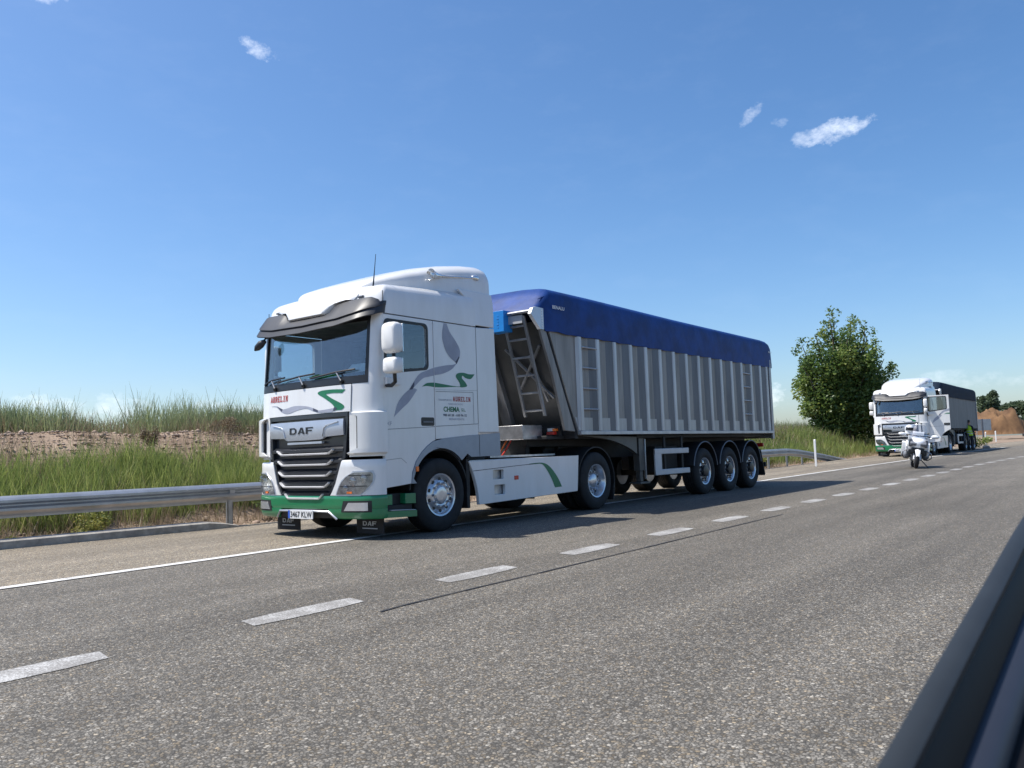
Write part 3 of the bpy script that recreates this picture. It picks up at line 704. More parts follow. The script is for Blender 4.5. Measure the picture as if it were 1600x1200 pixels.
        b = MB(); patch(b, [.60, .64, .70, .76, .82, .86, .885], lambda z: s * in_(z), lambda z: s * out(z), .032, .012, 10)
        b.build('reflector_bowl', M['lampbowl'], hl, smooth=60)
        b = MB(); b.cur = 0
        for (y, z, r) in ((1.08, .80, .062), (.93, .77, .062), (.82, .68, .045)):
            c = front(s * y, z, .034); b.ball(c, (.022, r, r), 14, 8)
        b.cur = 1; patch(b, [.61, .635], s * .84, s * .92, .037, .01, 6)
        b.cur = 2
        for zz in (.705, .845): patch(b, [zz - .006, zz + .006], s * (in_(zz) + .02), s * (out(zz) - .02), .036, .01, 6)
        b.build('lamp_insert', [M['clear'], M['amber'], M['black']], hl, smooth=50)
    # --- green bumper, plate, fog lamps, lower trim
    b = MB()
    patch(b, [.405, .44, .47, .49, .53, .555, .578], -1.25, 1.25, lambda y, z: .03 if .42 < z < .56 else .022, .06, 36)
    for s in (-1, 1): patch(b, [.275, .30, .34, .38, .405], (lambda z: s * lerp_table([(.275, .66), (.36, .53), (.405, .5)], z)), s * 1.25, (lambda y, z: .03 if z > .29 else .012), .06, 14)
    bu = P(b, 'bumper', M['green'], smooth=50)
    b = MB(); patch(b, [.28, .34, .405], -.6, .6, -.01, .04, 14); b.build('lower_intake', M['blackmatt'], bu)
    b = MB(); b.tube([front(.62, .285, .035), front(.52, .372, .035), front(.2, .378, .038), front(-.2, .378, .038), front(-.52, .372, .035), front(-.64, .272, .035)], .016, 6); b.build('bumper_trim', M['silver'], bu)
    for s in (-1, 1):
        b = MB(); patch(b, [.365, .38, .50, .515], (lambda z: s * (.74 if z < .45 else .77)), s * 1.17, .033, .02, 8); fl = b.build('fog_lamp_recess', M['blackmatt'], bu)
    for s in (-1, 1):
        b = MB(); patch(b, [.385, .42, .46, .49], (lambda z: s * lerp_table([(.385, .79), (.49, .86)], z)), s * 1.13, .04, .02, 8); b.build('fog_lamp', M['alloy'], bu, smooth=60)
    b = MB(); x0 = -.062
    b.box(x0, x0 + .012, -.235, .295, .272, .388); b.cur = 1; b.box(x0 - .002, x0 + .002, .252, .292, .275, .385)
    vs, fs = text_fit('3467 KLW', 0, 1, 0, 1, .012); b.cur = 2; b.add([(x0 - .003, .238 - .455 * u, .290 + .080 * v) for u, v in vs], fs)
    P(b, 'number_plate', [M['white_plain'], M['eubue'], M['black']], recalc=False, smooth=0)
    # bumper wrap and entry steps behind it
    for s in (-1, 1):
        b = MB(); ya, yb = (-1.255, -1.0) if s < 0 else (1.0, 1.255)
        b.prism([(.335, .275), (.90, .255), (.90, .34), (.335, .36)], 'y', ya, yb)
        b.prism([(.335, .44), (.44, .44), (.44, .575), (.335, .58)], 'y', ya, yb); b.prism([(.70, .44), (.90, .43), (.90, .57), (.70, .575)], 'y', ya + .02 * (s < 0), yb - .02 * (s > 0))
        b.cur = 1; b.box(.44, .72, ya + .12 * (s < 0), yb - .12 * (s > 0), .36, .58); b.box(.40, .86, min(ya, yb) + .06, max(ya, yb) - .06, .345, .43)
        b.cur = 2; b.prism([(.42, .362), (.88, .342), (.88, .352), (.42, .374)], 'y', ya, yb)
        P(b, 'entry_step', [M['green'], M['blackmatt'], M['greywhite']], bevel=.006)
    for yc in (-.81, .95):       # the two flaps hanging under the bumper
        b = MB(); b.box(.44, .455, yc - .265, yc + .265, .05, .27); f_ = P(b, 'front_flap', M['blackmatt'])
        b = MB(); logo(yc + .14, yc - .14, .155, .215, lambda y, z: (.4385, y, z), b); b.add([(.4385, yc - .15, .112), (.4385, yc + .15, .112), (.4385, yc + .15, .126), (.4385, yc - .15, .126)], [(0, 1, 2, 3)])
        b.build('lettering', M['greywhite'], f_, smooth=0, recalc=False)
    # --- doors (hinge line at x = .31)
    for s in (-1, 1):
        d0 = .31; low = [(.335, .665), (.805, .70), (.83, .86), (.90, 1.0), (1.0, 1.11), (1.12, 1.20), (1.25, 1.27), (1.30, 1.285)]
        outer = [(x - d0, z) for x, z in low + [(1.30, 2.985), (.335, 2.985), (.318, 2.0)]]
        hole = [(x - d0, z) for x, z in rrect(.395, 1.165, 2.235, 2.895, .06, zr0=2.30, zr1=2.90)]
        y0, y1 = (-.002, .05) if s < 0 else (-.05, .002)      # local to the hinge at y = s * 1.25
        b = MB(); b.prism([outer, hole], 'y', y0, y1); dr = P(b, 'door', M['white'], bevel=.006, loc=(d0, s * 1.25, 0))
        yo = -.004 if s < 0 else .004; sg = -1 if s < 0 else 1
        b = MB(); big = [(x - d0, z) for x, z in rrect(.345, 1.20, 2.185, 2.93, .08, zr0=2.265, zr1=2.93)]; b.prism([big, hole], 'y', yo, yo - sg * .03); b.build('window_frame', M['black'], dr)
        b = MB(); b.prism([(x - d0, z) for x, z in rrect(.385, 1.175, 2.225, 2.905, .06, zr0=2.29, zr1=2.91)], 'y', -sg * .014, -sg * .018); b.build('window_glass', M['sideglass'], dr, smooth=0)
        b = MB(); b.prism([(x - d0, z) for x, z in rrect(1.02, 1.285, 1.485, 1.605, .025)], 'y', yo, yo - sg * .02); b.cur = 1
        b.box(1.06 - d0, 1.25 - d0, yo + sg * .0, yo + sg * .012, 1.53, 1.55); b.cur = 0
        b.build('door_handle', [M['black'], M['bikegrey']], dr, bevel=.004)
        b = MB()
        yq = yo - sg * .0005
        def line(p, q, wd=.007):
            dx, dz = q[0] - p[0], q[1] - p[1]; l = math.hypot(dx, dz); nx, nz = -dz / l * wd / 2, dx / l * wd / 2
            b.add([(p[0]+nx-d0, yq, p[1]+nz), (q[0]+nx-d0, yq, q[1]+nz), (q[0]-nx-d0, yq, q[1]-nz), (p[0]-nx-d0, yq, p[1]-nz)], [(0, 1, 2, 3)])
        line((.335, 1.435), (1.295, 1.475), .008); line((.335, 1.03), (.62, 1.05), .006); line((.62, 1.05), (.72, .98), .006)
        b.build('crease', M['bikegrey'], dr, smooth=0, recalc=False)
        # ribbons on the door
        def rib(hi, lo, m, nm, lift=.0045, par=dr, x0=d0, yb=0.0, n=6):
            hi = smooth_line(hi, n); lo = smooth_line(lo, n); k = len(hi); bb = MB()
            bb.add([(x - x0, yb + sg * lift, z) for x, z in lo] + [(x - x0, yb + sg * lift, z) for x, z in hi], [(i, i+1, k+i+1, k+i) for i in range(k - 1)])
            bb.build(nm, m, par, smooth=0, recalc=False)
        rib([(.50, 1.60), (.60, 1.82), (.80, 1.98), (.92, 2.0)], [(.50, 1.60), (.66, 1.72), (.80, 1.82), (.955, 1.985)], M['grey_decal'], 'grey_ribbon', .0046)
        rib([(.84, 2.03), (1.0, 2.20), (1.16, 2.265), (1.30, 2.31)], [(.86, 1.99), (1.06, 2.14), (1.18, 2.175), (1.30, 2.20)], M['grey_decal'], 'grey_ribbon', .0047)
        rib([(.80, 1.98), (.87, 2.06), (.90, 2.095)], [(.86, 1.985), (.885, 2.01), (.905, 2.055)], M['dark_decal'], 'ribbon_fold', .0050)
        rib([(1.05, 2.03), (1.15, 2.085), (1.30, 2.10)], [(1.05, 2.03), (1.15, 2.045), (1.30, 2.035)], M['green_decal'], 'green_ribbon', .0046)
        b = MB(); vs, fs = text_fit('XF', 0, 1, 0, 1); b.add([(.36 + .10 * u - d0 if s < 0 else .46 - .10 * u - d0, sg * .005, 1.49 + .05 * v) for u, v in vs], fs); b.build('lettering', M['grey_decal'], dr, smooth=0, recalc=False)
        # mirrors and their arm, carried by the door
        b = MB()
        def pillow(x0, x1, y0_, y1_, z0, z1):
            rings = []
            for t, e in ((0, .72), (.12, .93), (.3, 1), (.7, 1), (.9, .96), (1, .86)):
                cz, hz = (z0+z1)/2, (z1-z0)/2; cy, hy = (y0_+y1_)/2, (y1_-y0_)/2; ring = []
                for k in range(20):
                    q = 2*math.pi*k/20; cx_, sz_ = math.cos(q), math.sin(q); px = abs(cx_)**.45*(1 if cx_ > 0 else -1); pz = abs(sz_)**.45*(1 if sz_ > 0 else -1)
                    ring.append((x0 + (x1-x0)*t, cy + hy*e*px, cz + hz*e*pz))
                rings.append(ring)
            b.loft(rings)
        o = sg
        mx, ma, mc = (0, .09, .37) if s < 0 else (.24, .03, .26)
        pillow(mx + .19 - d0, mx + .36 - d0, o*ma, o*mc, 2.42, 2.83); pillow(mx + .20 - d0, mx + .35 - d0, o*(ma + .01), o*mc, 2.155, 2.37)
        mh = b.build('mirror', M['white_plain'], dr, smooth=50)
        ga, gb = sorted((o*(ma + .02), o*(mc - .02))); b = MB(); b.box(mx + .355 - d0, mx + .365 - d0, ga, gb, 2.44, 2.81); b.box(mx + .345 - d0, mx + .355 - d0, ga, gb, 2.17, 2.355); b.build('mirror_glass', M['chrome'], mh)
        b = MB(); b.tube([(.37 - d0, o*.01, 2.02), (.36 - d0 + mx*.5, o*(ma + .03), 2.01), (.33 - d0 + mx, o*(mc - .15), 2.05), (.31 - d0 + mx, o*(mc - .14), 2.2), (.31 - d0 + mx, o*(mc - .15), 2.5)], .028, 8)
        b.cur = 1; b.box(.345 - d0, .60 - d0, min(0, o*.05), max(0, o*.05), 2.03, 2.13); b.build('mirror_arm', [M['black'], M['white_plain']], dr, bevel=.01)
    # kerb-view mirror hanging at the far front corner
    b = MB(); b.tube([(.0, 1.12, 2.70), (.01, 1.07, 2.735), (.03, 1.01, 2.785), (.06, .95, 2.83)], [.012, .05, .058, .03], 10); b.cur = 1; b.tube([(.14, .93, 2.90), (.06, .95, 2.86), (.05, .96, 2.82)], .014, 6); P(b, 'kerb_mirror', [M['visor'], M['black']])
    # --- sleeper side foils, hatch and lettering
    for s in (-1, 1):
        sg = s; yb = s * 1.25
        def rib2(hi, lo, m, nm, lift=.003, n=6):
            hi = smooth_line(hi, n); lo = smooth_line(lo, n); k = len(hi); bb = MB()
            bb.add([(x, yb + sg * lift, z) for x, z in lo] + [(x, yb + sg * lift, z) for x, z in hi], [(i, i+1, k+i+1, k+i) for i in range(k - 1)])
            bb.build(nm, m, T, smooth=0, recalc=False)
        rib2([(1.315, 2.315), (1.55, 2.36), (1.74, 2.385), (1.80, 2.42)], [(1.315, 2.205), (1.50, 2.24), (1.68, 2.31), (1.79, 2.40)], M['grey_decal'], 'grey_ribbon')
        rib2([(1.60, 2.975), (1.66, 2.86), (1.78, 2.74), (1.87, 2.62), (1.865, 2.51), (1.80, 2.42)], [(1.535, 2.975), (1.505, 2.86), (1.50, 2.74), (1.56, 2.58), (1.66, 2.48), (1.765, 2.425)], M['grey_decal'], 'grey_ribbon')
        rib2([(1.765, 2.425), (1.80, 2.46), (1.85, 2.515)], [(1.79, 2.395), (1.815, 2.425), (1.862, 2.50)], M['dark_decal'], 'ribbon_fold', .0036)
        rib2([(1.315, 2.10), (1.50, 2.085), (1.70, 2.07), (1.84, 2.065)], [(1.315, 2.035), (1.50, 2.04), (1.70, 2.055), (1.84, 2.06)], M['green_decal'], 'green_ribbon')
        rib2([(1.80, 2.065), (1.86, 2.075), (1.83, 2.14), (1.77, 2.205), (1.80, 2.255), (1.93, 2.275), (2.06, 2.26), (2.19, 2.265)], [(1.89, 2.055), (2.01, 2.075), (1.98, 2.13), (1.905, 2.19), (1.92, 2.232), (1.98, 2.20), (2.10, 2.19), (2.19, 2.262)], M['green_decal'], 'green_ribbon')
        bb = MB(); yl = yb + sg * .003
        def ln(p, q, wd=.007):
            dx, dz = q[0]-p[0], q[1]-p[1]; l = math.hypot(dx, dz); nx, nz = -dz/l*wd/2, dx/l*wd/2
            bb.add([(p[0]+nx, yl, p[1]+nz), (q[0]+nx, yl, q[1]+nz), (q[0]-nx, yl, q[1]-nz), (p[0]-nx, yl, p[1]-nz)], [(0, 1, 2, 3)])
        ln((1.33, 1.975), (2.145, 1.99)); ln((2.145, 1.99), (2.145, 1.515)); ln((1.318, 1.48), (2.24, 1.52), .008); ln((1.318, 2.0), (2.24, 2.02), .003)
        bb.build('hatch_gap', M['bikegrey'], T, smooth=0, recalc=False)
        def words(body, x0, x1, z0, z1, m, bold=0.0, block=False):
            vs, fs = block_letters(body, 0, 1, 0, 1) if block else text_fit(body, 0, 1, 0, 1, bold); b = MB()
            if s < 0: b.add([(x0 + (x1-x0)*u, yb + sg*.0035, z0 + (z1-z0)*v) for u, v in vs], fs)
            else: b.add([(x1 - (x1-x0)*u, yb + sg*.0035, z0 + (z1-z0)*v) for u, v in vs], fs)
            b.build('lettering', m, T, smooth=0, recalc=False)
        words('TRANSPORTES', 1.38, 1.66, 1.845, 1.872, M['grey_decal']); words('AURELIN', 1.69, 2.09, 1.845, 1.915, M['red_decal'], block=True)
        words('SERVICIOS', 1.59, 1.90, 1.792, 1.815, M['grey_decal']); words('CHEMA', 1.485, 1.83, 1.69, 1.765, M['green_decal'], .03); words('S.L.', 1.87, 1.965, 1.70, 1.745, M['green_decal'], .02)
        words('980 60 28 - 630 96 32', 1.475, 1.985, 1.625, 1.66, M['dark_decal'], .01); words('BENAVENTE', 1.60, 1.93, 1.57, 1.60, M['grey_decal'])
    # --- silver wheel-arch band
    for s in (-1, 1):
        outer = [(.80, .70), (.83, .86), (.90, 1.0), (1.0, 1.11), (1.12, 1.20), (1.25, 1.27), (1.46, 1.305), (2.0, 1.345), (2.745, 1.385)]
        inner = [(2.745, 1.035), (2.06, 1.03), (1.97, 1.08)] + [(1.41 + .60*math.cos(rad(a)), .57 + .60*math.sin(rad(a))) for a in range(44, 170, 9)] + [(.90, .70)]
        ya, yb = (-1.262, -1.19) if s < 0 else (1.19, 1.262); b = MB(); b.prism(outer + inner, 'y', ya, yb)
        P(b, 'wheel_arch_trim', M['archsilver'], bevel=.022)
        b = MB(); b.add([(x, s*1.264, z) for x, z in ((2.243, 1.04), (2.251, 1.04), (2.251, 1.355), (2.243, 1.355))], [(0,1,2,3)]); P(b, 'arch_gap', M['seam'], smooth=0, recalc=False)
        b = MB(); b.box(.885, .93, s*1.262 - .02, s*1.262 + .02, .86, .93); P(b, 'side_marker', M['amber'], bevel=.008)
        # inner splash guard over the front wheel
        b = MB(); O = []; I = []
        for a in range(-5, 176, 10):
            q = rad(a); O.append([(1.41 + .61*math.cos(q), s*yy, .56 + .61*math.sin(q)) for yy in (1.21, .75)]); I.append([(1.41 + .585*math.cos(q), s*yy, .56 + .585*math.sin(q)) for yy in (1.21, .75)])
        b.slab(O, I); b.prism([(1.99, .28), (2.05, .28), (2.06, 1.0), (1.98, 1.0)], 'y', s*.75, s*1.215); P(b, 'splash_guard', M['blackmatt'])
    # --- side deflector and roof spoiler
    for s in (-1, 1):
        ya, yb = (-1.245, -1.20) if s < 0 else (1.20, 1.245); b = MB()
        b.prism([(2.258, 1.39), (2.745, 1.39), (2.70, 3.01), (2.258, 2.985)], 'y', ya, yb); P(b, 'side_deflector', M['white'], bevel=.012)
        b = MB(); O, I = [], []
        prof = [(3.02, 2.258, 2.70, 1.243), (3.2, 2.20, 2.715, 1.235), (3.4, 2.12, 2.73, 1.215), (3.55, 1.95, 2.74, 1.18)]
        for z, xa, xb, yy in prof:
            O.append([(xa + (xb-xa)*t/5, s*yy, z) for t in range(6)]); I.append([(xa + (xb-xa)*t/5, s*(yy-.04), z) for t in range(6)])
        b.slab(O, I); P(b, 'spoiler_wing', M['white'], smooth=50, bevel=.008)
    b = MB(); rings = []
    for x, wd, zt in ((.46, .62, 3.44), (.50, .74, 3.52), (.58, .83, 3.575), (.8, .92, 3.66), (1.1, 1.0, 3.765), (1.45, 1.06, 3.865), (1.9, 1.11, 3.965), (2.3, 1.14, 4.03), (2.6, 1.15, 4.06), (2.70, 1.15, 4.045), (2.74, 1.14, 4.0)):
        zb_ = 3.38 + .05 * x; ring = []
        for k in range(25):
            q = math.pi * k / 24; c = math.cos(q); sn = math.sin(q); px = (abs(c) ** .38) * (1 if c > 0 else -1); pz = sn ** .42
            ring.append((x, wd * px, zb_ + (zt - zb_) * pz))
        rings.append(ring)
    b.loft(rings); P(b, 'roof_spoiler', M['white'], smooth=55)
    b = MB(); b.lathe([(.0, .05), (.03, .04), (.028, .0), (.075, -.16), (.085, -.17), (.078, -.165), (.02, .0)], (1.62, -1.10, 3.71), 'x', 16)
    b.tube([(1.66, -1.10, 3.71), (2.3, -1.12, 3.77), (2.36, -1.13, 3.775)], .017, 8); b.ball((2.42, -1.13, 3.785), (.085, .045, .05), 12, 8); P(b, 'air_horn', M['chrome'])
    b = MB(); b.tube([(.42, -.99, 3.40), (.45, -.99, 3.62), (.48, -.99, 3.86)], [.012, .006, .004], 6); P(b, 'aerial', M['black'])
    # --- cab interior
    b = MB(); b.box(.30, .62, -1.12, 1.12, 1.75, 2.13); b.box(.35, .75, -1.0, -.45, 2.05, 2.20); b.box(.5, .62, -.4, 1.0, 2.1, 2.17); P(b, 'dashboard', M['interiordark'], bevel=.04)
    b = MB(); b.box(2.14, 2.2, -1.19, 1.19, 1.33, 3.0); b.box(1.5, 2.14, -1.19, 1.19, 1.33, 1.95); b.box(.4, 2.2, -1.19, 1.19, 2.99, 3.02)
    for s in (-1, 1): b.box(1.31, 2.2, s*1.19 - .008, s*1.19 + .008, 1.33, 3.0)
    P(b, 'cab_lining', M['interior'])
    for yc in (-.68, .68):
        b = MB(); b.box(.95, 1.42, yc - .25, yc + .25, 1.75, 1.92); b.prism([(1.36, 1.88), (1.50, 1.88), (1.62, 2.62), (1.52, 2.64)], 'y', yc - .25, yc + .25); b.box(1.55, 1.66, yc - .14, yc + .14, 2.62, 2.84); b.box(1.05, 1.35, yc - .2, yc + .2, 1.33, 1.75)
        P(b, 'seat', M['interiordark'], bevel=.04)
    b = MB(); c = Vector((.83, -.68, 2.13)); b.tube([c + Vector((.11*math.cos(q) , .23*math.sin(q), -.20*math.cos(q))) for q in np.linspace(0, 2*math.pi, 25)[:-1]], .018, 6, closed=True); b.tube([c, (.62, -.68, 1.95)], .03, 6); P(b, 'steering_wheel', M['interiordark'])
    # --- chassis
    b = MB()
    for y in (-.43, .43): b.box(.55, 6.35, y - .045, y + .045, .74, 1.0)
    for x in (.75, 2.4, 3.4, 4.4, 6.2): b.box(x, x + .1, -.42, .42, .78, .96)
    b.box(.3, 1.2, -.9, .9, .30, .55); b.box(.7, 2.0, -.42, .42, .55, 1.28)
    b.box(1.34, 1.48, -.95, .95, .40, .54); b.box(5.46, 5.62, -.7, .7, .42, .60); b.ball((5.54, 0, .52), (.28, .24, .25), 14, 9)
    b.box(2.6, 4.6, -1.0, -.48, .42, .88); b.box(2.6, 4.9, .48, 1.1, .40, .9); b.box(2.35, 2.8, -.9, .9, .95, 1.25); b.box(2.62, 2.76, -.6, .6, 1.0, 2.3)
    P(b, 'chassis', M['blackmatt'], bevel=.01)
    b = MB(); b.prism([(5.0, 1.0), (6.15, 1.0), (6.05, 1.14), (5.1, 1.16)], 'y', -.42, .42); P(b, 'fifth_wheel', M['blackmatt'], bevel=.02)
    b = MB(); b.box(2.95, 4.75, -.88, .30, 1.0, 1.03); P(b, 'catwalk', M['alloydull'])
    b = MB()
    for (p, q, r, m) in (((2.78, -.3, 1.9), (4.3, -.35, 1.42), .014, 0), ((2.78, -.2, 1.9), (4.3, -.25, 1.42), .014, 1), ((2.78, -.1, 1.9), (4.3, -.15, 1.42), .016, 2)):
        b.cur = m; p, q = Vector(p), Vector(q)
        b.tube([p.lerp(q, t) - Vector((0, 0, .75*math.sin(math.pi*t))) for t in np.linspace(0, 1, 12)], r, 6)
    P(b, 'air_hose', [M['redlens'], M['amber'], M['black']])
    # fairings between the axles
    for s in (-1, 1):
        b = MB(); edge = smooth_line([(2.235, .315), (2.20, .55), (2.12, .78), (2.02, .965)], 5)
        outer = edge[::-1] + [(4.89, .365), (4.96, .985)]
        h1 = rrect(2.575, 2.835, .675, .815, .012, 2); h2 = rrect(2.60, 2.865, .44, .585, .012, 2)
        ya, yb = (-1.24, -1.18) if s < 0 else (1.18, 1.24)
        b.prism([outer, h1, h2], 'y', ya, yb); fa = P(b, 'side_fairing', M['white'], bevel=.008)
        b = MB(); b.box(2.55, 2.88, min(s*1.05, s*1.17), max(s*1.05, s*1.17), .42, .83); b.build('step_recess', M['alloydull'], fa)
        b = MB(); b.box(2.05, 4.95, min(s*.95, s*1.20), max(s*.95, s*1.20), .94, .978); b.build('fairing_top', M['white_plain'], fa)
        b = MB(); yl = s*1.2425
        def seam(p, q, wd=.008): b.add([(p[0], yl, p[1]-wd/2), (q[0], yl, q[1]-wd/2), (q[0], yl, q[1]+wd/2), (p[0], yl, p[1]+wd/2)], [(0,1,2,3)])
        seam((2.10, .82), (3.3, .868)); seam((3.3, .868), (3.8, .88)); b.build('panel_gap', M['seam'], fa, smooth=0, recalc=False)
        hi = smooth_line([(3.5, .884), (3.85, .89), (4.05, .83), (4.22, .70), (4.33, .58), (4.405, .47)], 5); lo = smooth_line([(3.5, .878), (3.82, .872), (3.95, .80), (4.06, .68), (4.14, .57), (4.20, .465)], 5); k = len(hi); b = MB()
        b.add([(x, s*1.243, z) for x, z in lo] + [(x, s*1.243, z) for x, z in hi], [(i, i+1, k+i+1, k+i) for i in range(k-1)]); b.build('green_stripe', M['green_decal'], fa, smooth=0, recalc=False)
        b = MB(); b.box(3.10, 3.20, s*1.24 - .01, s*1.24 + .01, .645, .71); b.build('reflector', M['redlens'], fa, bevel=.004)
        # drive-axle mudguard
        b = MB(); O, I = [], []
        for a in range(-8, 189, 7):
            q = rad(a); O.append([(5.54 + .62*math.cos(q), s*yy, .53 + .60*math.sin(q)) for yy in (1.235, .6)]); I.append([(5.54 + .60*math.cos(q), s*yy, .53 + .58*math.sin(q)) for yy in (1.235, .6)])
        b.slab(O, I); b.prism([(6.10, .14), (6.13, .14), (6.19, .52), (6.15, .52)], 'y', s*.62, s*1.22); P(b, 'mudguard', M['blackmatt'])
    # --- wheels
    for s in (-1, 1):
        wheel(T, 1.41, s*1.09, s, style='front', wd=.31)
        wheel(T, 5.54, s*1.10, s, style='rear', wd=.29); wheel(T, 5.54, s*.77, s, style='rear', wd=.29)
    return T
TR1 = make_tractor()

# ------------------------------------------------------------------ tipping semitrailers
def make_trailer(style='ribbed'):
    """local frame as the tractor's: x back from the tractor's bumper, near side y = -1.25"""
    plain = style == 'plain'
    T = empty('semitrailer', (7.28, 9.3, 0), 'aluminium tipping trailer with upright side ribs and a bright blue tarpaulin', 'trailer')
    P = lambda b, n, m, par=T, **k: b.build(n, m, par, **k)
    Z0, Z1, XB = 1.38, 3.30, 14.28
    xf = lambda z: 4.98 + (z - Z0) * (4.12 - 4.98) / (3.3 - Z0)       # slanted front edge of the side wall
    ribs = [5.06 + .607 * k for k in range(15)] + [14.02]
    for s in (-1, 1):
        b = MB(); ys = s * 1.235
        pl = [(xf(Z0), Z0), (XB, Z0), (XB, Z1), (xf(Z1), Z1)]
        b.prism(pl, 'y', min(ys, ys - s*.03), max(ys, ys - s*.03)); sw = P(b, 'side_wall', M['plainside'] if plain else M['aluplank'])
        if plain: continue
        b = MB()
        for i, rx in enumerate(ribs):        # hat-section ribs
            z0, z1 = Z0 + .035, 3.09
            w0, w1, h0 = .078, .044, .062
            pr = [(rx - w0, 0), (rx - w1, h0), (rx + w1, h0), (rx + w0, 0)]
            b.prism([(x, ys + s * d) for x, d in pr], 'z', z0, z1)
        b.build('side_rib', M['alurib'], sw, smooth=20, bevel=.004)
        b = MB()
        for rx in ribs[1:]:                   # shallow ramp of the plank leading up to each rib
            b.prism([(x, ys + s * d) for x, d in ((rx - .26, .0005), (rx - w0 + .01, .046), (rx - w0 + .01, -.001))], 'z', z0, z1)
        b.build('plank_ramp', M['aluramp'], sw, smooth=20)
        b = MB(); b.prism([(xf(Z0 + .02) + .02, Z0 + .03), (XB - .02, Z0 + .03), (XB - .02, Z0 + .27), (xf(Z0 + .27) + .02, Z0 + .27)], 'y', min(ys, ys + s*.012), max(ys, ys + s*.012)); b.build('plinth_band', M['alu'], sw)
        b = MB(); b.box(4.99, XB, min(ys - s*.04, ys + s*.068), max(ys - s*.04, ys + s*.068), Z0 - .035, Z0 + .03); b.build('bottom_rail', M['alurib'], sw, bevel=.006)
        for xa, xb, zz in ((ribs[0], ribs[1], (1.80, 2.17, 2.54, 2.91)), (ribs[12], ribs[13], (1.82, 2.16, 2.50, 2.84))):
            b = MB()
            for z in zz: b.tube([(xa + .05, ys + s*.05, z), (xb - .05, ys + s*.05, z)], .016, 6)
            b.build('ladder_rung', M['alurib'], sw)
        # front corner strip
        b = MB(); b.prism([(4.58, 1.42), (4.90, 1.40), (4.09, 3.18), (3.92, 3.18), (4.28, 2.35)], 'y', min(ys, ys - s*.05), max(ys, ys - s*.05)); b.build('corner_post', M['aluplank'], sw, bevel=.008)
        b = MB(); b.prism([(xf(1.40) - .065, 1.40), (xf(1.40) - .035, 1.40), (xf(3.18) - .035, 3.18), (xf(3.18) - .065, 3.18)], 'y', min(ys, ys + s*.004), max(ys, ys + s*.004)); b.build('corner_seal', M['seam'], sw)
    b = MB(); b.box(XB, XB + .06, -1.25, 1.25, 1.22, 3.32)
    for z in (1.9, 2.6, 3.1): b.box(XB + .05, XB + .12, -1.25, 1.25, z, z + .07)
    for s in (-1, 1): b.box(XB - .05, XB + .09, s*1.245 - .03, s*1.245 + .03, 1.20, 3.3)
    P(b, 'tailgate', M['alu'], bevel=.008)
    # front wall, sloped, with beams and cross bracing
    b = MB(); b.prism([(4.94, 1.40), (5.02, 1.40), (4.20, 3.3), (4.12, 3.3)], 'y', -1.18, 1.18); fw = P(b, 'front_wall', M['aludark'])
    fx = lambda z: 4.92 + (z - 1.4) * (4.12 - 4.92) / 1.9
    for yy in (.16, .95):
        b = MB(); b.prism([(fx(1.45) - .10, 1.45), (fx(1.45) + .02, 1.45), (fx(3.2) + .02, 3.2), (fx(3.2) - .10, 3.2)], 'y', yy - .11, yy + .11); b.build('wall_beam', M['alu'], fw, bevel=.01)
    b = MB()
    for p, q in (((-.25, 2.9), (-1.0, 2.0)), ((-1.0, 2.9), (-.35, 2.2)), ((-.72, 2.75), (-.86, 1.95))): b.tube([(fx(p[1]) - .05, p[0], p[1]), (fx(q[1]) - .05, q[0], q[1])], .028, 6)
    b.build('wall_brace', M['alu'], fw)
    b = MB(); b.box(4.90, 5.0, -1.22, 1.22, 1.28, 1.42); b.build('front_sill', M['blackmatt'], fw)
    b = MB(); b.lathe([(.13, 0), (.13, .95), (.10, .95), (.10, 1.65)], (4.42, .42, 1.32), 'z', 16); b.box(4.3, 4.55, .25, .60, 1.25, 1.36); P(b, 'tipping_ram', M['blackmatt'])
    # ladder on the front wall
    b = MB(); lx = lambda z: 4.36 + (z - 1.7) * (3.84 - 4.36) / 1.66 - .09
    for yy in (-1.02, -.60): b.prism([(lx(1.68), 1.68), (lx(1.68) + .05, 1.68), (lx(3.36) + .05, 3.36), (lx(3.36), 3.36)], 'y', yy - .022, yy + .022)
    for z in (1.78, 2.08, 2.38, 2.68, 2.98, 3.2): b.box(lx(z) + .005, lx(z) + .04, -1.0, -.62, z - .017, z + .017)
    P(b, 'front_ladder', M['alu'], bevel=.004)
    b = MB(); b.box(lx(3.3) - .01, lx(3.3) + .006, -1.0, -.6, 3.24, 3.38); P(b, 'ladder_plate', M['greywhite'])
    b = MB(); b.prism([(3.66, 3.36), (3.72, 3.46), (3.80, 3.49), (4.02, 3.48), (4.02, 3.12), (3.92, 3.12)], 'y', -1.265, -1.20); b.cur = 1
    for k in range(7): b.box(3.955, 3.985, -1.269, -1.265, 3.16 + .045*k, 3.185 + .045*k)
    P(b, 'corner_plate', [M['silver'], M['white_plain']], bevel=.004)
    b = MB(); b.tube([(3.74, -1.2, 3.42), (3.74, 1.2, 3.42)], .028, 8); P(b, 'tarp_rod', M['alloydull'])
    # tarpaulin: cap over the top, sides hanging down, bulging front
    b = MB(); rings = []
    xs = [3.80, 3.86, 3.95, 4.08, 4.24, 4.42, 4.7] + [4.7 + .2*k for k in range(1, 48)] + [14.25, 14.36, 14.42, 14.45]
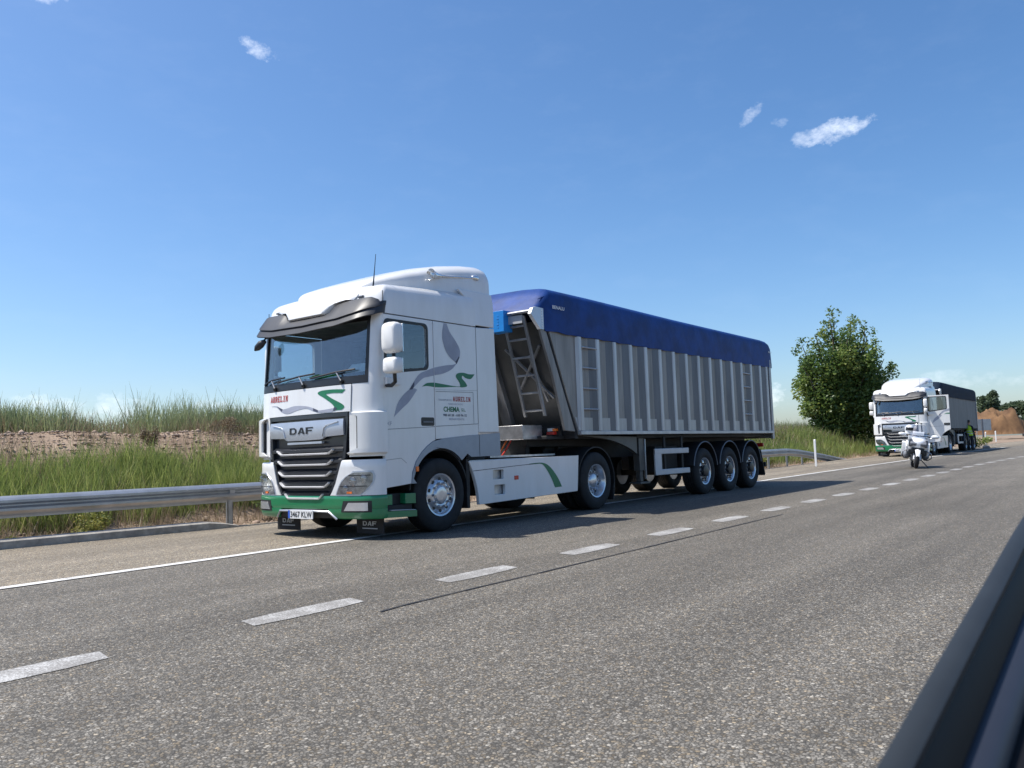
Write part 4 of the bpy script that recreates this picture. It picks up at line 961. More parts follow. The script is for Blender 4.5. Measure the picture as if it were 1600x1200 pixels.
    for x in xs:
        t = lerp_table([(3.8, 0), (4.24, 1), (14.2, 1), (14.45, .55)], x)
        top = 3.44 + t * .44 if x < 4.3 else lerp_table([(4.3, 3.88), (5.5, 3.88), (9, 3.845), (13.9, 3.83), (14.25, 3.81), (14.36, 3.77), (14.42, 3.70), (14.45, 3.50)], x)
        hw = lerp_table([(3.8, 1.16), (4.0, 1.24), (4.4, 1.272), (14.2, 1.272), (14.45, 1.262)], x)
        zb = lerp_table([(3.8, 3.40), (4.02, 3.36), (4.06, 3.10), (14.45, 3.085)], x) + (.010 * math.sin(x * 2 * math.pi / .607) + .012 * mnoise.noise(Vector((x * 1.3, 8, 2))) if x > 4.1 else 0)
        rr = lerp_table([(3.8, .03), (4.3, .09), (14.2, .09), (14.45, .05)], x)
        ph = 0.012 * mnoise.noise(Vector((x * 1.7, 3, 1))); sag = .012 * math.sin(x * 2 * math.pi / 1.214)
        ring = []
        for s in (1, -1):
            ht = max(.03, top - rr*2.2 - zb); half = [(hw + .006, zb), (hw + .012 + .012*mnoise.noise(Vector((x*2.2, s*4, 0))), zb + ht*.3), (hw + .004 + .012*mnoise.noise(Vector((x*1.6, s*9, 4))), zb + ht*.65), (hw, zb + ht), (hw - .025, top - rr*1.1), (hw - .085, top - rr*.35), (hw - .22, top + .0), (hw * .55, top + .03 + sag + ph)]
            if s > 0: ring += [(x, y, z) for y, z in half]
            else: ring += [(x, 0, top + .045 + sag + ph)] + [(x, -y, z) for y, z in reversed(half)]
        # inner return so that the sheet has thickness
        ring += [(x, p[1] * (1 - .012), p[2] - .012) if abs(p[1]) < hw * .98 else (x, p[1] - .012 * (1 if p[1] > 0 else -1), p[2]) for p in reversed(ring)]
        rings.append(ring)
    b.loft(rings, True, True); tp = P(b, 'tarpaulin', M['tarp2'] if plain else M['tarp'], smooth=60)
    # straps / hem
    b = MB()
    if not plain:
        vs, fs = text_fit('BENALU', 0, 1, 0, 1, .02); b.add([(4.24 + .36 * u, -1.302, 3.50 + .06 * v) for u, v in vs], fs); b.add([(14.18 + .24 * u, -1.30, 3.475 + .04 * v) for u, v in vs], fs)
        b.build('lettering', M['white_plain'], tp, smooth=0, recalc=False)
        b = MB()
        for k in range(4):       # folds gathered at the front corner
            z0 = 3.80 - .06*k; b.tube([(4.42 + .05*k, -1.20 - .012*k, z0), (4.20 - .02*k, -1.215, z0 - .07), (3.99, -1.17, z0 - .15 - .02*k)], [.004, .016, .004], 6)
        b.build('tarp_fold', M['tarp'], tp, smooth=60)
    # chassis
    b = MB()
    for y in (-.50, .50):
        b.prism([(4.35, 1.16), (6.6, 1.14), (7.2, .90), (13.9, .90), (14.1, 1.28), (4.35, 1.32)], 'y', y - .06, y + .06)
    for x in (4.4, 5.4, 7.4, 8.6, 9.6, 10.8, 12.1, 13.6): b.box(x, x + .12, -.5, .5, 1.0, 1.28)
    b.box(4.35, 6.4, -1.0, 1.0, 1.28, 1.34); b.box(7.3, 14.1, -1.1, 1.1, 1.27, 1.34)
    for x in (10.09, 11.44, 12.75): b.box(x - .07, x + .07, -.9, .9, .44, .58); b.box(x - .5, x + .1, -.62, -.42, .58, .9); b.box(x - .5, x + .1, .42, .62, .58, .9)
    b.box(7.9, 9.2, .55, 1.15, .50, 1.02); b.box(8.3, 9.3, -.95, -.55, .55, 1.1)
    P(b, 'trailer_chassis', M['blackmatt'], bevel=.01)
    b = MB(); pts = smooth_line([(4.9, 1.30), (5.6, 1.27), (6.3, 1.20), (6.9, 1.06), (7.25, .92)], 4)
    b.prism([(x, z + .04) for x, z in pts] + [(7.25, 1.30), (4.9, 1.345)], 'y', -1.12, -1.04); P(b, 'gooseneck_plate', M['aludark'], bevel=.006)
    b = MB(); b.box(3.96, 4.50, -.78, -.05, 1.29, 1.31); b.box(3.96, 4.50, -.80, -.78, 1.29, 1.53); b.box(3.94, 3.96, -.8, .5, 1.29, 1.53); b.box(3.96, 4.5, -.78, -.05, 1.51, 1.53); P(b, 'valve_box', M['alloydull'], bevel=.004)
    b = MB(); b.box(5.28, 5.36, -1.2, -1.14, 1.415, 1.445) ; b.box(4.95, 5.0, -1.0, -.90, 1.42, 1.46); P(b, 'front_marker', M['white_plain'])
    b = MB(); b.box(4.55, 4.62, -1.02, -.86, 1.36, 1.41); b.cur = 1; b.box(4.55, 4.62, -.98, -.88, 1.42, 1.47); b.cur = 2; b.box(4.55, 4.62, -1.06, -.99, 1.42, 1.46); b.cur = 3; b.box(4.62, 4.66, -1.1, .2, 1.34, 1.5); P(b, 'coupling_head', [M['redlens'], M['white_plain'], M['amber'], M['blackmatt']])
    for s in (-1, 1):
        b = MB(); b.box(7.42, 7.62, s*1.0 - .07, s*1.0 + .07, .62, 1.28); b.box(7.46, 7.58, s*1.0 - .05, s*1.0 + .05, .40, .66); b.box(7.32, 7.72, s*1.0 - .13, s*1.0 + .13, .36, .40); b.cur = 1; b.box(7.63, 7.67, s*1.07 - .02, s*1.07 + .02, .45, 1.26)
        P(b, 'landing_leg', [M['aludark'], M['galv']], bevel=.008)
        b = MB(); ya, yb = sorted((s*1.235, s*1.195)); b.box(7.78, 9.31, ya, yb, .935, 1.05); b.box(7.78, 9.33, ya, yb, .51, .625); b.box(7.78, 8.06, ya + .002, yb - .002, .51, 1.05)
        b.cur = 1; b.box(8.25, 8.33, min(s*1.15, s*1.19), max(s*1.15, s*1.19), .5, 1.3); b.box(9.05, 9.13, min(s*1.15, s*1.19), max(s*1.15, s*1.19), .5, 1.3); P(b, 'side_guard', [M['greywhite'], M['blackmatt']], bevel=.012)
        for x in (10.09, 11.44, 12.75):
            wheel(T, x, s*1.06, s, style='trailer', wd=.385, R=.515, name='wheel')
            b = MB(); O, I = [], []
            for a in range(5, 176, 8):
                q = rad(a); O.append([(x + .615*math.cos(q), s*yy, .58 + .60*math.sin(q)) for yy in (1.255, 1.23, .80)]); I.append([(x + .59*math.cos(q), s*yy, .58 + .575*math.sin(q)) for yy in (1.255, 1.23, .80)])
            b.slab(O, I); b.cur = 1
            b.tube([(x + .605*math.cos(rad(a)), s*1.255, .58 + .59*math.sin(rad(a))) for a in range(5, 176, 8)], .014, 6); P(b, 'fender', [M['blackmatt'], M['bikegrey']], smooth=50)
        b = MB(); b.prism([(13.42, .90), (13.46, .92), (13.66, .30), (13.62, .27)], 'y', *sorted((s*.86, s*1.23))); b.box(13.32, 13.42, min(s*.86, s*1.23), max(s*.86, s*1.23), .88, .95); P(b, 'mud_flap', M['rubber'])
        b = MB(); b.box(14.16, 14.22, s*.85 - .17, s*.85 + .17, 1.0, 1.10); P(b, 'tail_lamp', M['redlens'], bevel=.01)
    b = MB(); b.box(13.9, 14.0, -1.15, 1.15, .48, .60); b.box(13.8, 13.95, -.5, -.4, .55, 1.0); b.box(13.8, 13.95, .4, .5, .55, 1.0); P(b, 'underrun_bar', M['blackmatt'], bevel=.008)
    return T
TL1 = make_trailer()
# bright blue container hung on the rod in front of the trailer
b = MB(); b.box(0, .24, -.16, .16, 0, .36); b.cur = 1
for k in range(5): b.box(-.004, .004, -.05, -.03 + .02 * (k % 2), .06 + .05*k, .085 + .05*k)
bb = b.build('blue_container', [M['bluebox'], mat('blue_plastic_dark', (.015, .19, .55), .5)], None, bevel=.02, loc=(7.28 + 3.63, 9.3 - .55, 3.12))
tag(bb, 'bright blue plastic container hanging on the rod at the front of the tarpaulined trailer', 'container')

# second truck further back, driver's door wide open
POS2 = (44.9, 10.25, .19); YAW2 = rad(-.2)
TR2 = copy_tree(TR1); TR2.location = POS2; TR2.rotation_euler = (0, 0, YAW2)
TR2['label'] = 'white truck tractor with the driver door open, behind the parked motorcycle'
for o in TR2.children:
    if o.name.startswith('door') and o.location.y < 0 and 'door' == o.name.split('.')[0]:
        o.rotation_euler = (0, 0, rad(-82)); o['label'] = 'driver door swung wide open'
TL2 = make_trailer('plain'); TL2.location = POS2; TL2.rotation_euler = (0, 0, YAW2)
TL2['label'] = 'plain grey trailer under a dark tarpaulin, behind the truck with the open door'
for o in (TR1, TR2): o['group'] = 'truck tractors stopped on the shoulder'
for o in (TL1, TL2): o['group'] = 'tarpaulin-covered trailers on the shoulder'
# things on the dashboards
b = MB(); b.ball((0, 0, 0), (.12, .30, .05), 12, 7); o = b.build('green_cloth', M['cloth_green'], None, loc=(7.28 + .34, 9.3 - .05, 2.225)); o.rotation_euler = (0, 0, .1)
tag(o, 'bright green cloth lying on the dashboard behind the near windscreen', 'cloth')
b = MB(); b.box(-.10, .10, -.20, .20, 0, .008); b.box(-.09, .09, -.16, .14, .009, .014); o = b.build('paper_stack', M['paper'], None, loc=(7.28 + .37, 9.3 - .74, 2.30)); o.rotation_euler = (0, rad(-40), .1)
tag(o, 'pale papers leaning on the dashboard at the driver side of the near truck', 'papers')
b = MB(); b.box(-.10, .10, -.26, .26, 0, .01); o = b.build('paper_sheet', M['paper'], None, loc=(7.28 + .33, 9.3 + .58, 2.20)); o.rotation_euler = (0, rad(-22), 0)
tag(o, 'flat pale paper on the dashboard at the passenger side of the near truck', 'papers')

# ------------------------------------------------------------------ guard rail, kerb, posts
def rail_path(x): return ysh(x) - .02 if x < 8.2 else 12.36
def guardrail(xs, zf, posts, label, postw=.06):
    T = empty('guardrail', (xs[0], rail_path(xs[0]), 0), label, 'guardrail')
    prof = [(0, 0), (.0, .035), (.045, .075), (.075, .10), (.075, .135), (.03, .165), (.03, .185), (.075, .215), (.075, .25), (.045, .275), (0, .31)]
    b = MB(); rings = []
    for x in xs:
        y = rail_path(x) + .07; z0 = zf(x)
        fr = [(x - xs[0], y - d - rail_path(xs[0]), z0 + h) for d, h in prof]; bk = [(x - xs[0], y - d + .006 - rail_path(xs[0]), z0 + h) for d, h in reversed(prof)]
        rings.append(fr + bk)
    b.loft(rings); b.build('rail_beam', M['galv'], T, smooth=50)
    for px in posts:
        b = MB(); y = rail_path(px) + .10; zz = zf(px); gx = max(gz(px, y), zr(px)) - .15
        X, Y = px - xs[0], y - rail_path(xs[0])
        b.box(X - .05, X + .05, Y, Y + .012, gx, zz + .28); b.box(X - .05, X - .04, Y, Y + .06, gx, zz + .28); b.box(X + .04, X + .05, Y, Y + .06, gx, zz + .28); b.box(X - .045, X + .045, Y - .06, Y, zz + .08, zz + .22)
        b.build('rail_post', M['galv'], T)
    return T
def rz_main(x): return .40 + zr(x)
guardrail(axis_pts([(-20, 18.2, 1.0)]), rz_main, [-15.8, -11.8, -7.8, -3.8, .2, 4.2, 8.2, 12.2, 16.2], 'long galvanised guardrail running past the near truck on its roadside kerb')
def rz_end(x): return lerp_table([(31, .44), (34.8, .42), (36.3, .33), (39.3, .07), (43, -.30), (45, -.40)], x) + zr(x)
guardrail(axis_pts([(18.4, 44, .5)]), rz_end, [20.8, 22.8, 24.8, 26.8, 28.8, 30.8, 32.8, 34.9, 36.8], 'guardrail end section dipping into the ground beyond the trailer with the blue tarpaulin')
b = MB(); rings = []
for x in axis_pts([(-30, 7.6, 1.0), (7.6, 8.1, .25)]):
    y = ysh(x) - .34 ; hgt = .12 if x < 7.7 else .12 - (x - 7.7) * .2
    rings.append([(x, y, -.05), (x, y + .01, hgt - .015), (x, y + .035, hgt), (x, y + .23, hgt + .01), (x, y + .25, -.05)])
b.loft(rings); tag(b.build('kerb', M['concrete'], smooth=30), 'low concrete kerb under the guardrail, ending beside the near truck', 'kerb')
def delineator(x, y, z, hgt, lean, label):
    T = empty('delineator_post', (x, y, z), label, 'marker post'); T.rotation_euler = (0, rad(lean), .3)
    b = MB(); b.prism([(-.06, -.03), (.06, -.03), (.04, .05), (-.04, .05)], 'z', -.1, hgt - .03); b.prism([(-.06, -.03), (.06, -.03), (.0, .05)], 'z', hgt - .03, hgt); b.build('post', M['white_plain'], T, bevel=.01)
    b = MB(); b.box(-.035, .035, -.034, -.030, hgt - .32, hgt - .16); b.build('reflector', M['bikegrey'], T)
    return T
delineator(33.6, 10.85, zr(33), 1.08, 0, 'white marker post standing at the road edge beside the guardrail end')
delineator(70.9, 10.25, .40, 1.0, -10, 'leaning white marker post right of the person in the vest')
delineator(75.9, 10.25, .68, .78, 0, 'thin pale marker post farthest right near the ochre mound')
T = empty('road_sign', (79.7, 11.7, .45), 'back of a grey two-panel road sign in front of the ochre mound', 'road sign', rz=rad(38))
for s in (-1, 1):
    b = MB(); b.box(-.02, .02, s*.40 - .345, s*.40 + .345, 1.10, 2.05); b.build('sign_panel', M['galv'], T, bevel=.01)
b = MB(); b.box(-.06, -.02, -.06, .06, -.4, 2.08); b.build('sign_post', M['bikegrey'], T)
b = MB(); b.tube([(-.03, .55, -.4), (-.03, .5, 1.2)], .03, 6); b.build('sign_strut', M['galv'], T)
b = MB(); rings = []
for x in axis_pts([(84, 120, 2)]):
    y = 9.2 - (x - 84) * .25; z = .95
    rings.append([(x, y, z), (x, y - .07, z + .1), (x, y, z + .3), (x, y + .02, z + .3), (x, y + .02, z)])
b.loft(rings); tag(b.build('far_guardrail', M['galv']), 'distant guardrail on the far right below the ochre mound', 'guardrail')

# ------------------------------------------------------------------ vegetation
def leaf_mesh(name, V, F, tint, m, parent=None):
    """numpy quads/tris -> mesh with a per-vertex tint"""
    me = bpy.data.meshes.new(name); nv = len(V); k = F.shape[1]; nf = len(F)
    me.vertices.add(nv); me.vertices.foreach_set('co', V.astype(np.float32).ravel())
    me.loops.add(nf * k); me.loops.foreach_set('vertex_index', F.astype(np.int32).ravel())
    me.polygons.add(nf); me.polygons.foreach_set('loop_start', np.arange(nf, dtype=np.int32) * k)
    me.polygons.foreach_set('loop_total', np.full(nf, k, dtype=np.int32)); me.update(calc_edges=True)
    at = me.attributes.new('tint', 'FLOAT', 'POINT'); at.data.foreach_set('value', tint.astype(np.float32))
    me.materials.append(m); o = bpy.data.objects.new(name, me); COL.objects.link(o)
    if parent: o.parent = parent
    return o
def blades(P, H, W, lean, tint, bend=0.25):
    """upright stems at points P (n,3): two-segment tapering strips"""
    n = len(P); az = rng.uniform(0, 2*np.pi, n); la = np.abs(rng.normal(0, lean, n)); face = rng.uniform(0, 2*np.pi, n)
    d = np.stack([np.cos(az)*la, np.sin(az)*la, np.ones(n)], 1); d /= np.linalg.norm(d, axis=1)[:, None]
    side = np.stack([np.cos(face), np.sin(face), np.zeros(n)], 1) * W[:, None] * .5
    droop = np.stack([np.cos(az), np.sin(az), np.zeros(n)], 1) * (H * bend * rng.uniform(0, 1, n))[:, None]
    m1 = P + d * (H * .55)[:, None] + droop * .25; t = P + d * H[:, None] + droop
    V = np.stack([P - side, P + side, m1 - side*.8, m1 + side*.8, t - side*.25, t + side*.25], 1).reshape(-1, 3)
    b = np.arange(n)[:, None] * 6; F = np.concatenate([b + np.array([[0, 1, 3, 2]]), b + np.array([[2, 3, 5, 4]])])
    return V, F, np.repeat(tint, 6)
GZ = np.vectorize(gz)
def scatter_clumps(n, x0, x1, y0, y1, per, spread, dens=None):
    cx = rng.uniform(x0, x1, n); cy = rng.uniform(y0, y1, n)
    if dens is not None:
        k = np.array([dens(a, b) for a, b in zip(cx, cy)]) > rng.uniform(0, 1, n); cx, cy = cx[k], cy[k]
    ct = rng.normal(0, 1, len(cx)); ch = rng.uniform(.75, 1.2, len(cx))
    ix = np.repeat(np.arange(len(cx)), per)
    px = cx[ix] + rng.normal(0, spread, len(ix)); py = cy[ix] + rng.normal(0, spread, len(ix))
    return px, py, ct[ix], ch[ix]
def zfast(px, py):
    """ground height from the mesh grid's own function, sampled on a lattice for speed"""
    gx = np.round(px / .25).astype(int); gy = np.round(py / .25).astype(int); cache = {}
    out = np.empty(len(px))
    for i, key in enumerate(zip(gx, gy)):
        if key not in cache: cache[key] = gz(key[0]*.25, key[1]*.25)
        out[i] = cache[key]
    return out - .03
def patchy(x, y, sc=.5, seed=0): return mnoise.noise(Vector((x*sc, y*sc, seed)))
# green broom on the lower slope, near part
def dens_low(x, y):
    yy = y - (ysh(x) - 12.3) if x < 60 else y
    top = lerp_table([(3, 14.35), (4.4, 14.6), (5.6, 15.3), (8, 15.5)], x)
    if yy > top + .4 * patchy(x, y, 1.3, 2): return 0.0
    k = patchy(x, y, .9, 3) + .5 * patchy(x, y, 2.3, 8) - (.25 if x < 5 else 0)
    return .95 if k > -.12 else .12
VV, FF, TT = [], [], []
def push(v):
    o = sum(len(a) for a in VV); VV.append(v[0]); FF.append(v[1] + o); TT.append(v[2])
def flush(name, m, label_kind='stuff'):
    o = leaf_mesh(name, np.concatenate(VV), np.concatenate(FF), np.concatenate(TT), m); VV.clear(); FF.clear(); TT.clear()
    return tag(o, kind=label_kind)
px, py, ct, ch = scatter_clumps(1250, 1.5, 16, 14.0, 15.9, 56, .11, dens_low)
n = len(px); H = np.clip(rng.normal(.46, .15, n), .12, .85) * ch; push(blades(np.stack([px, py, zfast(px, py)], 1), H, rng.uniform(.006, .014, n), .27, np.clip(.48 + .2*ct + rng.normal(0, .17, n), 0, 1)))
px, py, ct, ch = scatter_clumps(1350, 16, 60, 13.4, 16.6, 22, .22, lambda x, y: .9 if patchy(x, y, .5, 3) > -.3 else .3)
n = len(px); H = np.clip(rng.normal(.42, .15, n), .12, .8) * ch; push(blades(np.stack([px, py, zfast(px, py)], 1), H, rng.uniform(.018, .035, n), .22, np.clip(.38 + .13*ct + rng.normal(0, .16, n), 0, 1)))
flush('roadside_broom', M['broom'])
# dry stalks through the green
px, py, ct, ch = scatter_clumps(420, 1.5, 16, 13.4, 16.4, 26, .16, lambda x, y: .8)
n = len(px); H = np.clip(rng.normal(.42, .16, n), .1, .85) * ch; push(blades(np.stack([px, py, zfast(px, py)], 1), H, rng.uniform(.005, .010, n), .28, np.clip(.5 + .15*ct + rng.normal(0, .2, n), 0, 1), .4))
flush('dry_stalks', M['drygrass'])
# taller blue-green scrub along the crest
def dens_top(x, y): return .95 if patchy(x, 0, .23, 9) + .35*patchy(x, y, .9, 4) > -.18 else .18
px, py, ct, ch = scatter_clumps(900, 4, 26, 18.2, 22, 80, .20, dens_top)
n = len(px); H = np.clip(rng.normal(.54, .17, n), .15, 1.0) * ch * np.array([lerp_table([(5, .8), (7.5, 1.0), (8.5, .8), (9.3, .42), (10.0, .85), (11.2, 1.3), (12.5, 1.0), (14, .85)], a) for a in px]); push(blades(np.stack([px, py, zfast(px, py)], 1), H, rng.uniform(.010, .018, n), .20, np.clip(.5 + .13*ct + rng.normal(0, .16, n), 0, 1)))
px, py, ct, ch = scatter_clumps(900, 26, 62, 17.6, 26, 30, .35, lambda x, y: .75)
n = len(px); H = np.clip(rng.normal(.45, .16, n), .15, .9) * ch; push(blades(np.stack([px, py, zfast(px, py)], 1), H, rng.uniform(.02, .04, n), .25, np.clip(.32 + .13*ct + rng.normal(0, .14, n), 0, 1)))
flush('crest_scrub', M['broomblue'])
# dry stems and low dead grass
px, py, ct, ch = scatter_clumps(520, 2, 24, 16.4, 20.5, 40, .22, lambda x, y: .8 if patchy(x, y, .5, 12) > .05 else .15)
n = len(px); H = np.clip(rng.normal(.34, .13, n), .1, .7) * ch; push(blades(np.stack([px, py, zfast(px, py)], 1), H, rng.uniform(.006, .012, n), .4, np.clip(.4 + .15*ct + rng.normal(0, .2, n), 0, 1), .5))
px, py, ct, ch = scatter_clumps(420, 2, 60, 12.75, 14.2, 22, .2, lambda x, y: .8)
n = len(px); H = np.clip(rng.normal(.22, .1, n), .06, .5) * ch; push(blades(np.stack([px, py, zfast(px, py)], 1), H, rng.uniform(.006, .014, n), .5, np.clip(.4 + .15*ct + rng.normal(0, .2, n), 0, 1), .6))
px, py, ct, ch = scatter_clumps(1500, 22, 62, 14.2, 26, 24, .35, lambda x, y: .7)
n = len(px); H = np.clip(rng.normal(.4, .15, n), .1, .8) * ch; push(blades(np.stack([px, py, zfast(px, py)], 1), H, rng.uniform(.014, .03, n), .4, np.clip(.35 + .15*ct + rng.normal(0, .2, n), 0, 1), .5))
flush('dry_grass', M['drygrass'])
# stones on the bare bank
def stones(n, fx, fy, size, name):
    ico = bmesh.new(); bmesh.ops.create_icosphere(ico, subdivisions=1, radius=1); bv = np.array([v.co[:] for v in ico.verts]); bf = np.array([[v.index for v in f.verts] for f in ico.faces]); ico.free()
    px, py = fx(n), fy(n); s = size(n); k = len(bv)
    jit = rng.uniform(.7, 1.25, (n, k, 3)); sc = np.stack([s*rng.uniform(.8, 1.4, n), s*rng.uniform(.7, 1.2, n), s*rng.uniform(.45, .85, n)], 1)
    V = bv[None] * jit * sc[:, None, :]; q = rng.uniform(0, 6.28, n); c, sn = np.cos(q)[:, None], np.sin(q)[:, None]
    V = np.stack([V[..., 0]*c - V[..., 1]*sn, V[..., 0]*sn + V[..., 1]*c, V[..., 2]], 2)
    V += np.stack([px, py, zfast(px, py) + .03 + s*.2], 1)[:, None, :]
    F = bf[None] + (np.arange(n) * k)[:, None, None]
    return tag(leaf_mesh(name, V.reshape(-1, 3), F.reshape(-1, 3), np.repeat(rng.uniform(0, 1, n), k), M['stone']), kind='stuff')
stones(9000, lambda n: rng.uniform(3, 22, n), lambda n: np.clip(rng.normal(17.2, .9, n), 15.2, 19.5), lambda n: np.clip(rng.lognormal(-4.0, .5, n), .008, .085), 'bank_stones')
stones(900, lambda n: rng.uniform(2, 12, n), lambda n: rng.uniform(12.5, 14.3, n), lambda n: np.clip(rng.lognormal(-3.9, .5, n), .008, .07), 'verge_gravel')

def leaf_cloud(centres, radii, n, size, tint0, tsd=.16, up=.25):
    """leaf-sized quads spread through overlapping puffs"""
    centres = np.array(centres); radii = np.array(radii); vol = radii[:, 0]*radii[:, 1]*radii[:, 2]; ix = rng.choice(len(centres), n, p=vol/vol.sum())
    d = rng.normal(0, 1, (n, 3)); d /= np.linalg.norm(d, axis=1)[:, None]; r = rng.uniform(0, 1, n) ** (1/2.2)
    c = centres[ix] + d * radii[ix] * r[:, None]
    a = rng.normal(0, 1, (n, 3)); a[:, 2] *= .6; a /= np.linalg.norm(a, axis=1)[:, None]
    q = rng.normal(0, 1, (n, 3)); b = np.cross(a, q); b /= np.linalg.norm(b, axis=1)[:, None]
    s = size * rng.uniform(.6, 1.35, n)[:, None]
    V = np.stack([c - a*s, c - b*s*.55 + a*s*.05, c + a*s, c + b*s*.55 + a*s*.05], 1).reshape(-1, 3)
    F = (np.arange(n)*4)[:, None] + np.array([[0, 1, 2, 3]])
    pt = rng.normal(0, .12, len(centres)); t = np.clip(tint0 + pt[ix] + rng.normal(0, tsd, n), 0, 1)
    return V, F, np.repeat(t, 4)
def limbs(mb, base, tops, r0):
    for t in tops:
        p, q = Vector(base), Vector(t); n = 6; pts = []
        for k in range(n + 1):
            f = k / n; v = p.lerp(q, f); v += Vector((mnoise.noise(v*.8), mnoise.noise(v*.8 + Vector((9, 0, 0))), 0)) * .25 * math.sin(math.pi*f); pts.append(v)
        mb.tube(pts, [r0 * (1 - .85*k/n) for k in range(n + 1)], 7)
# the big poplar clump beyond the verge
B0 = Vector((53.6, 15.4, 1.0)); RT = Vector((.6144, -.7883, 0)); FW = Vector((.79, .61, 0))
T = empty('poplar_tree', B0, 'tall dense green tree standing beyond the verge, beside the second truck', 'tree')
def at(u, d, z): v = RT * u + FW * d; return (v.x, v.y, z)
tops, cen, rd = [], [], []
spec = [(-2.5, .4, 6.5, .50), (-1.9, -.6, 7.0, .50), (-1.15, .6, 6.9, .55), (-.75, -.4, 8.1, .50), (-.15, .5, 8.45, .50), (.65, -.5, 7.6, .55), (1.15, .5, 7.9, .55), (1.6, -.6, 7.3, .5), (2.15, .3, 6.9, .48), (2.65, .4, 6.5, .50), (3.0, -.2, 5.4, .45), (-2.85, -.3, 5.2, .45), (0, -1.3, 6.6, .7), (.4, 1.3, 6.8, .7), (-1.2, -1.2, 5.6, .7), (1.5, -1.2, 5.6, .7), (1.2, 1.2, 5.6, .7), (-1.5, 1.2, 5.6, .7), (2.5, -.8, 4.4, .5)]
for (u, d, z, r) in spec:
    u *= .93; tops.append(at(u*.95, d, z - .3)); m = 10
    for k in range(m):
        f = .16 + .84*k/(m-1); ww = r * (0.70 + .55*math.sin(math.pi*min(1, f*.92))) * (1.0 if f < .9 else .85)
        uu = u * (f ** .30) ; cc = at(uu + rng.normal(0, .2), d * f + rng.normal(0, .22), z * f - .1 + rng.normal(0, .1))
        cen.append(cc); rd.append((ww, ww, ww * 1.05))
for k in range(34): cen.append(at(rng.uniform(-2.6, 2.9), rng.uniform(-.8, .8), rng.uniform(.4, 2.4))); rd.append((.55, .55, .55))
v = leaf_cloud(cen, rd, 46000, .10, .48, .2)
leaf_mesh('crown', v[0], v[1], v[2], M['leafA'], T)
b = MB(); limbs(b, (0, 0, -.5), tops, .13); b.build('trunk', M['bark'], T)
def small_tree(loc, hgt, wid, label, n=2600, m='farleaf', size=.2, name='small_tree', cat='tree', tint=.45):
    T = empty(name, loc, label, cat); cen, rd = [], []; tp = []
    for k in range(14):
        f = .25 + .7*rng.uniform(); a = rng.uniform(0, 6.28); rr = wid*.5*math.sin(math.pi*f)**.7*rng.uniform(.2, .8); cen.append((rr*math.cos(a), rr*math.sin(a), hgt*f)); rd.append((wid*.24,)*2 + (hgt*.15,))
    for k in range(4): cen.append((rng.normal(0, wid*.22), rng.normal(0, wid*.22), hgt*.16)); rd.append((wid*.26, wid*.26, hgt*.15)); tp.append((rng.normal(0, wid*.2), rng.normal(0, wid*.2), hgt*.8))
    cen.append((0, 0, hgt*.9)); rd.append((wid*.16, wid*.16, hgt*.12))
    v = leaf_cloud(cen, rd, n, size, tint); leaf_mesh('crown', v[0], v[1], v[2], M[m], T)
    b = MB(); limbs(b, (0, 0, -.6), tp, .02*hgt); b.build('trunk', M['bark'], T)
    return T
small_tree((125, 18.1, 2.0), 4.2, 2.4, 'small dark tree left of the ochre mound, just right of the second trailer', size=.22)
small_tree((127, 17.3, 2.2), 4.6, 2.2, 'slim dark tree rising right behind the left edge of the ochre mound', size=.22)
small_tree((125, 13.8, 1.5), 3.9, 5.6, 'wide rounded tree behind the right end of the ochre mound', n=4200, size=.22)
small_tree((122, 11.0, 1.2), 3.6, 5.0, 'bushy tree at the right edge of the photo beyond the mound', n=4000, size=.22)
small_tree((134, 10.2, 1.2), 3.6, 5.0, 'hazy bush farthest right behind the other trees', n=2600, size=.22)
def bush(loc, r, h, m, label, n=900, size=.03, tint=.5, name='bush'):
    T = empty(name, loc, label, 'bush'); cen, rd = [], []
    for k in range(14): cen.append((rng.normal(0, r*.45), rng.normal(0, r*.35), h*rng.uniform(.3, .85))); rd.append((r*.34, r*.34, h*.24))
    v = leaf_cloud(cen, rd, n, size, tint, .22); leaf_mesh('foliage', v[0], v[1], v[2], M[m], T)
    b = MB()
    for k in range(12): b.tube([(rng.normal(0, .03), rng.normal(0, .03), -.05), cen[k % len(cen)]], [.006, .003], 5)
    b.build('stem', M['bark'], T); return T
bush((6.1, 13.0, -.04), .34, .42, 'weed', 'yellow-green leafy weed under the guardrail behind the kerb', 1100, .022, .6)
bush((4.55, 13.1, -.04), .14, .22, 'weed', 'small pale weed at the left edge behind the kerb', 240, .02, .7)
bush((5.05, 13.05, -.04), .12, .16, 'weed', 'tiny weed behind the kerb left of the larger yellow-green one', 200, .018, .6)
bush((11.6, 17.6, 1.74), .45, .42, 'drygrass', 'brown dead shrub on the crest of the stony bank', 1400, .02, .15)
bush((8.9, 16.3, 1.32), .30, .5, 'drygrass', 'low grey-brown dead shrub at the left on the stony bank', 1500, .02, .1)
bush((9.6, 13.3, 0.0), .45, .5, 'broom', 'dark green low plant behind the rail post beside the near truck', 1200, .025, .2)
bush((34.2, 13.0, .1), .5, .4, 'weed', 'yellowish weed behind the posts of the guardrail end section', 900, .03, .5)
bush((38.5, 13.0, .12), .5, .35, 'weed', 'low weed where the guardrail end meets the ground', 800, .03, .45)
bush((62.5, 9.6, .25), .9, .85, 'broom', 'dark low bush behind the person in the vest', 1500, .06, .3)

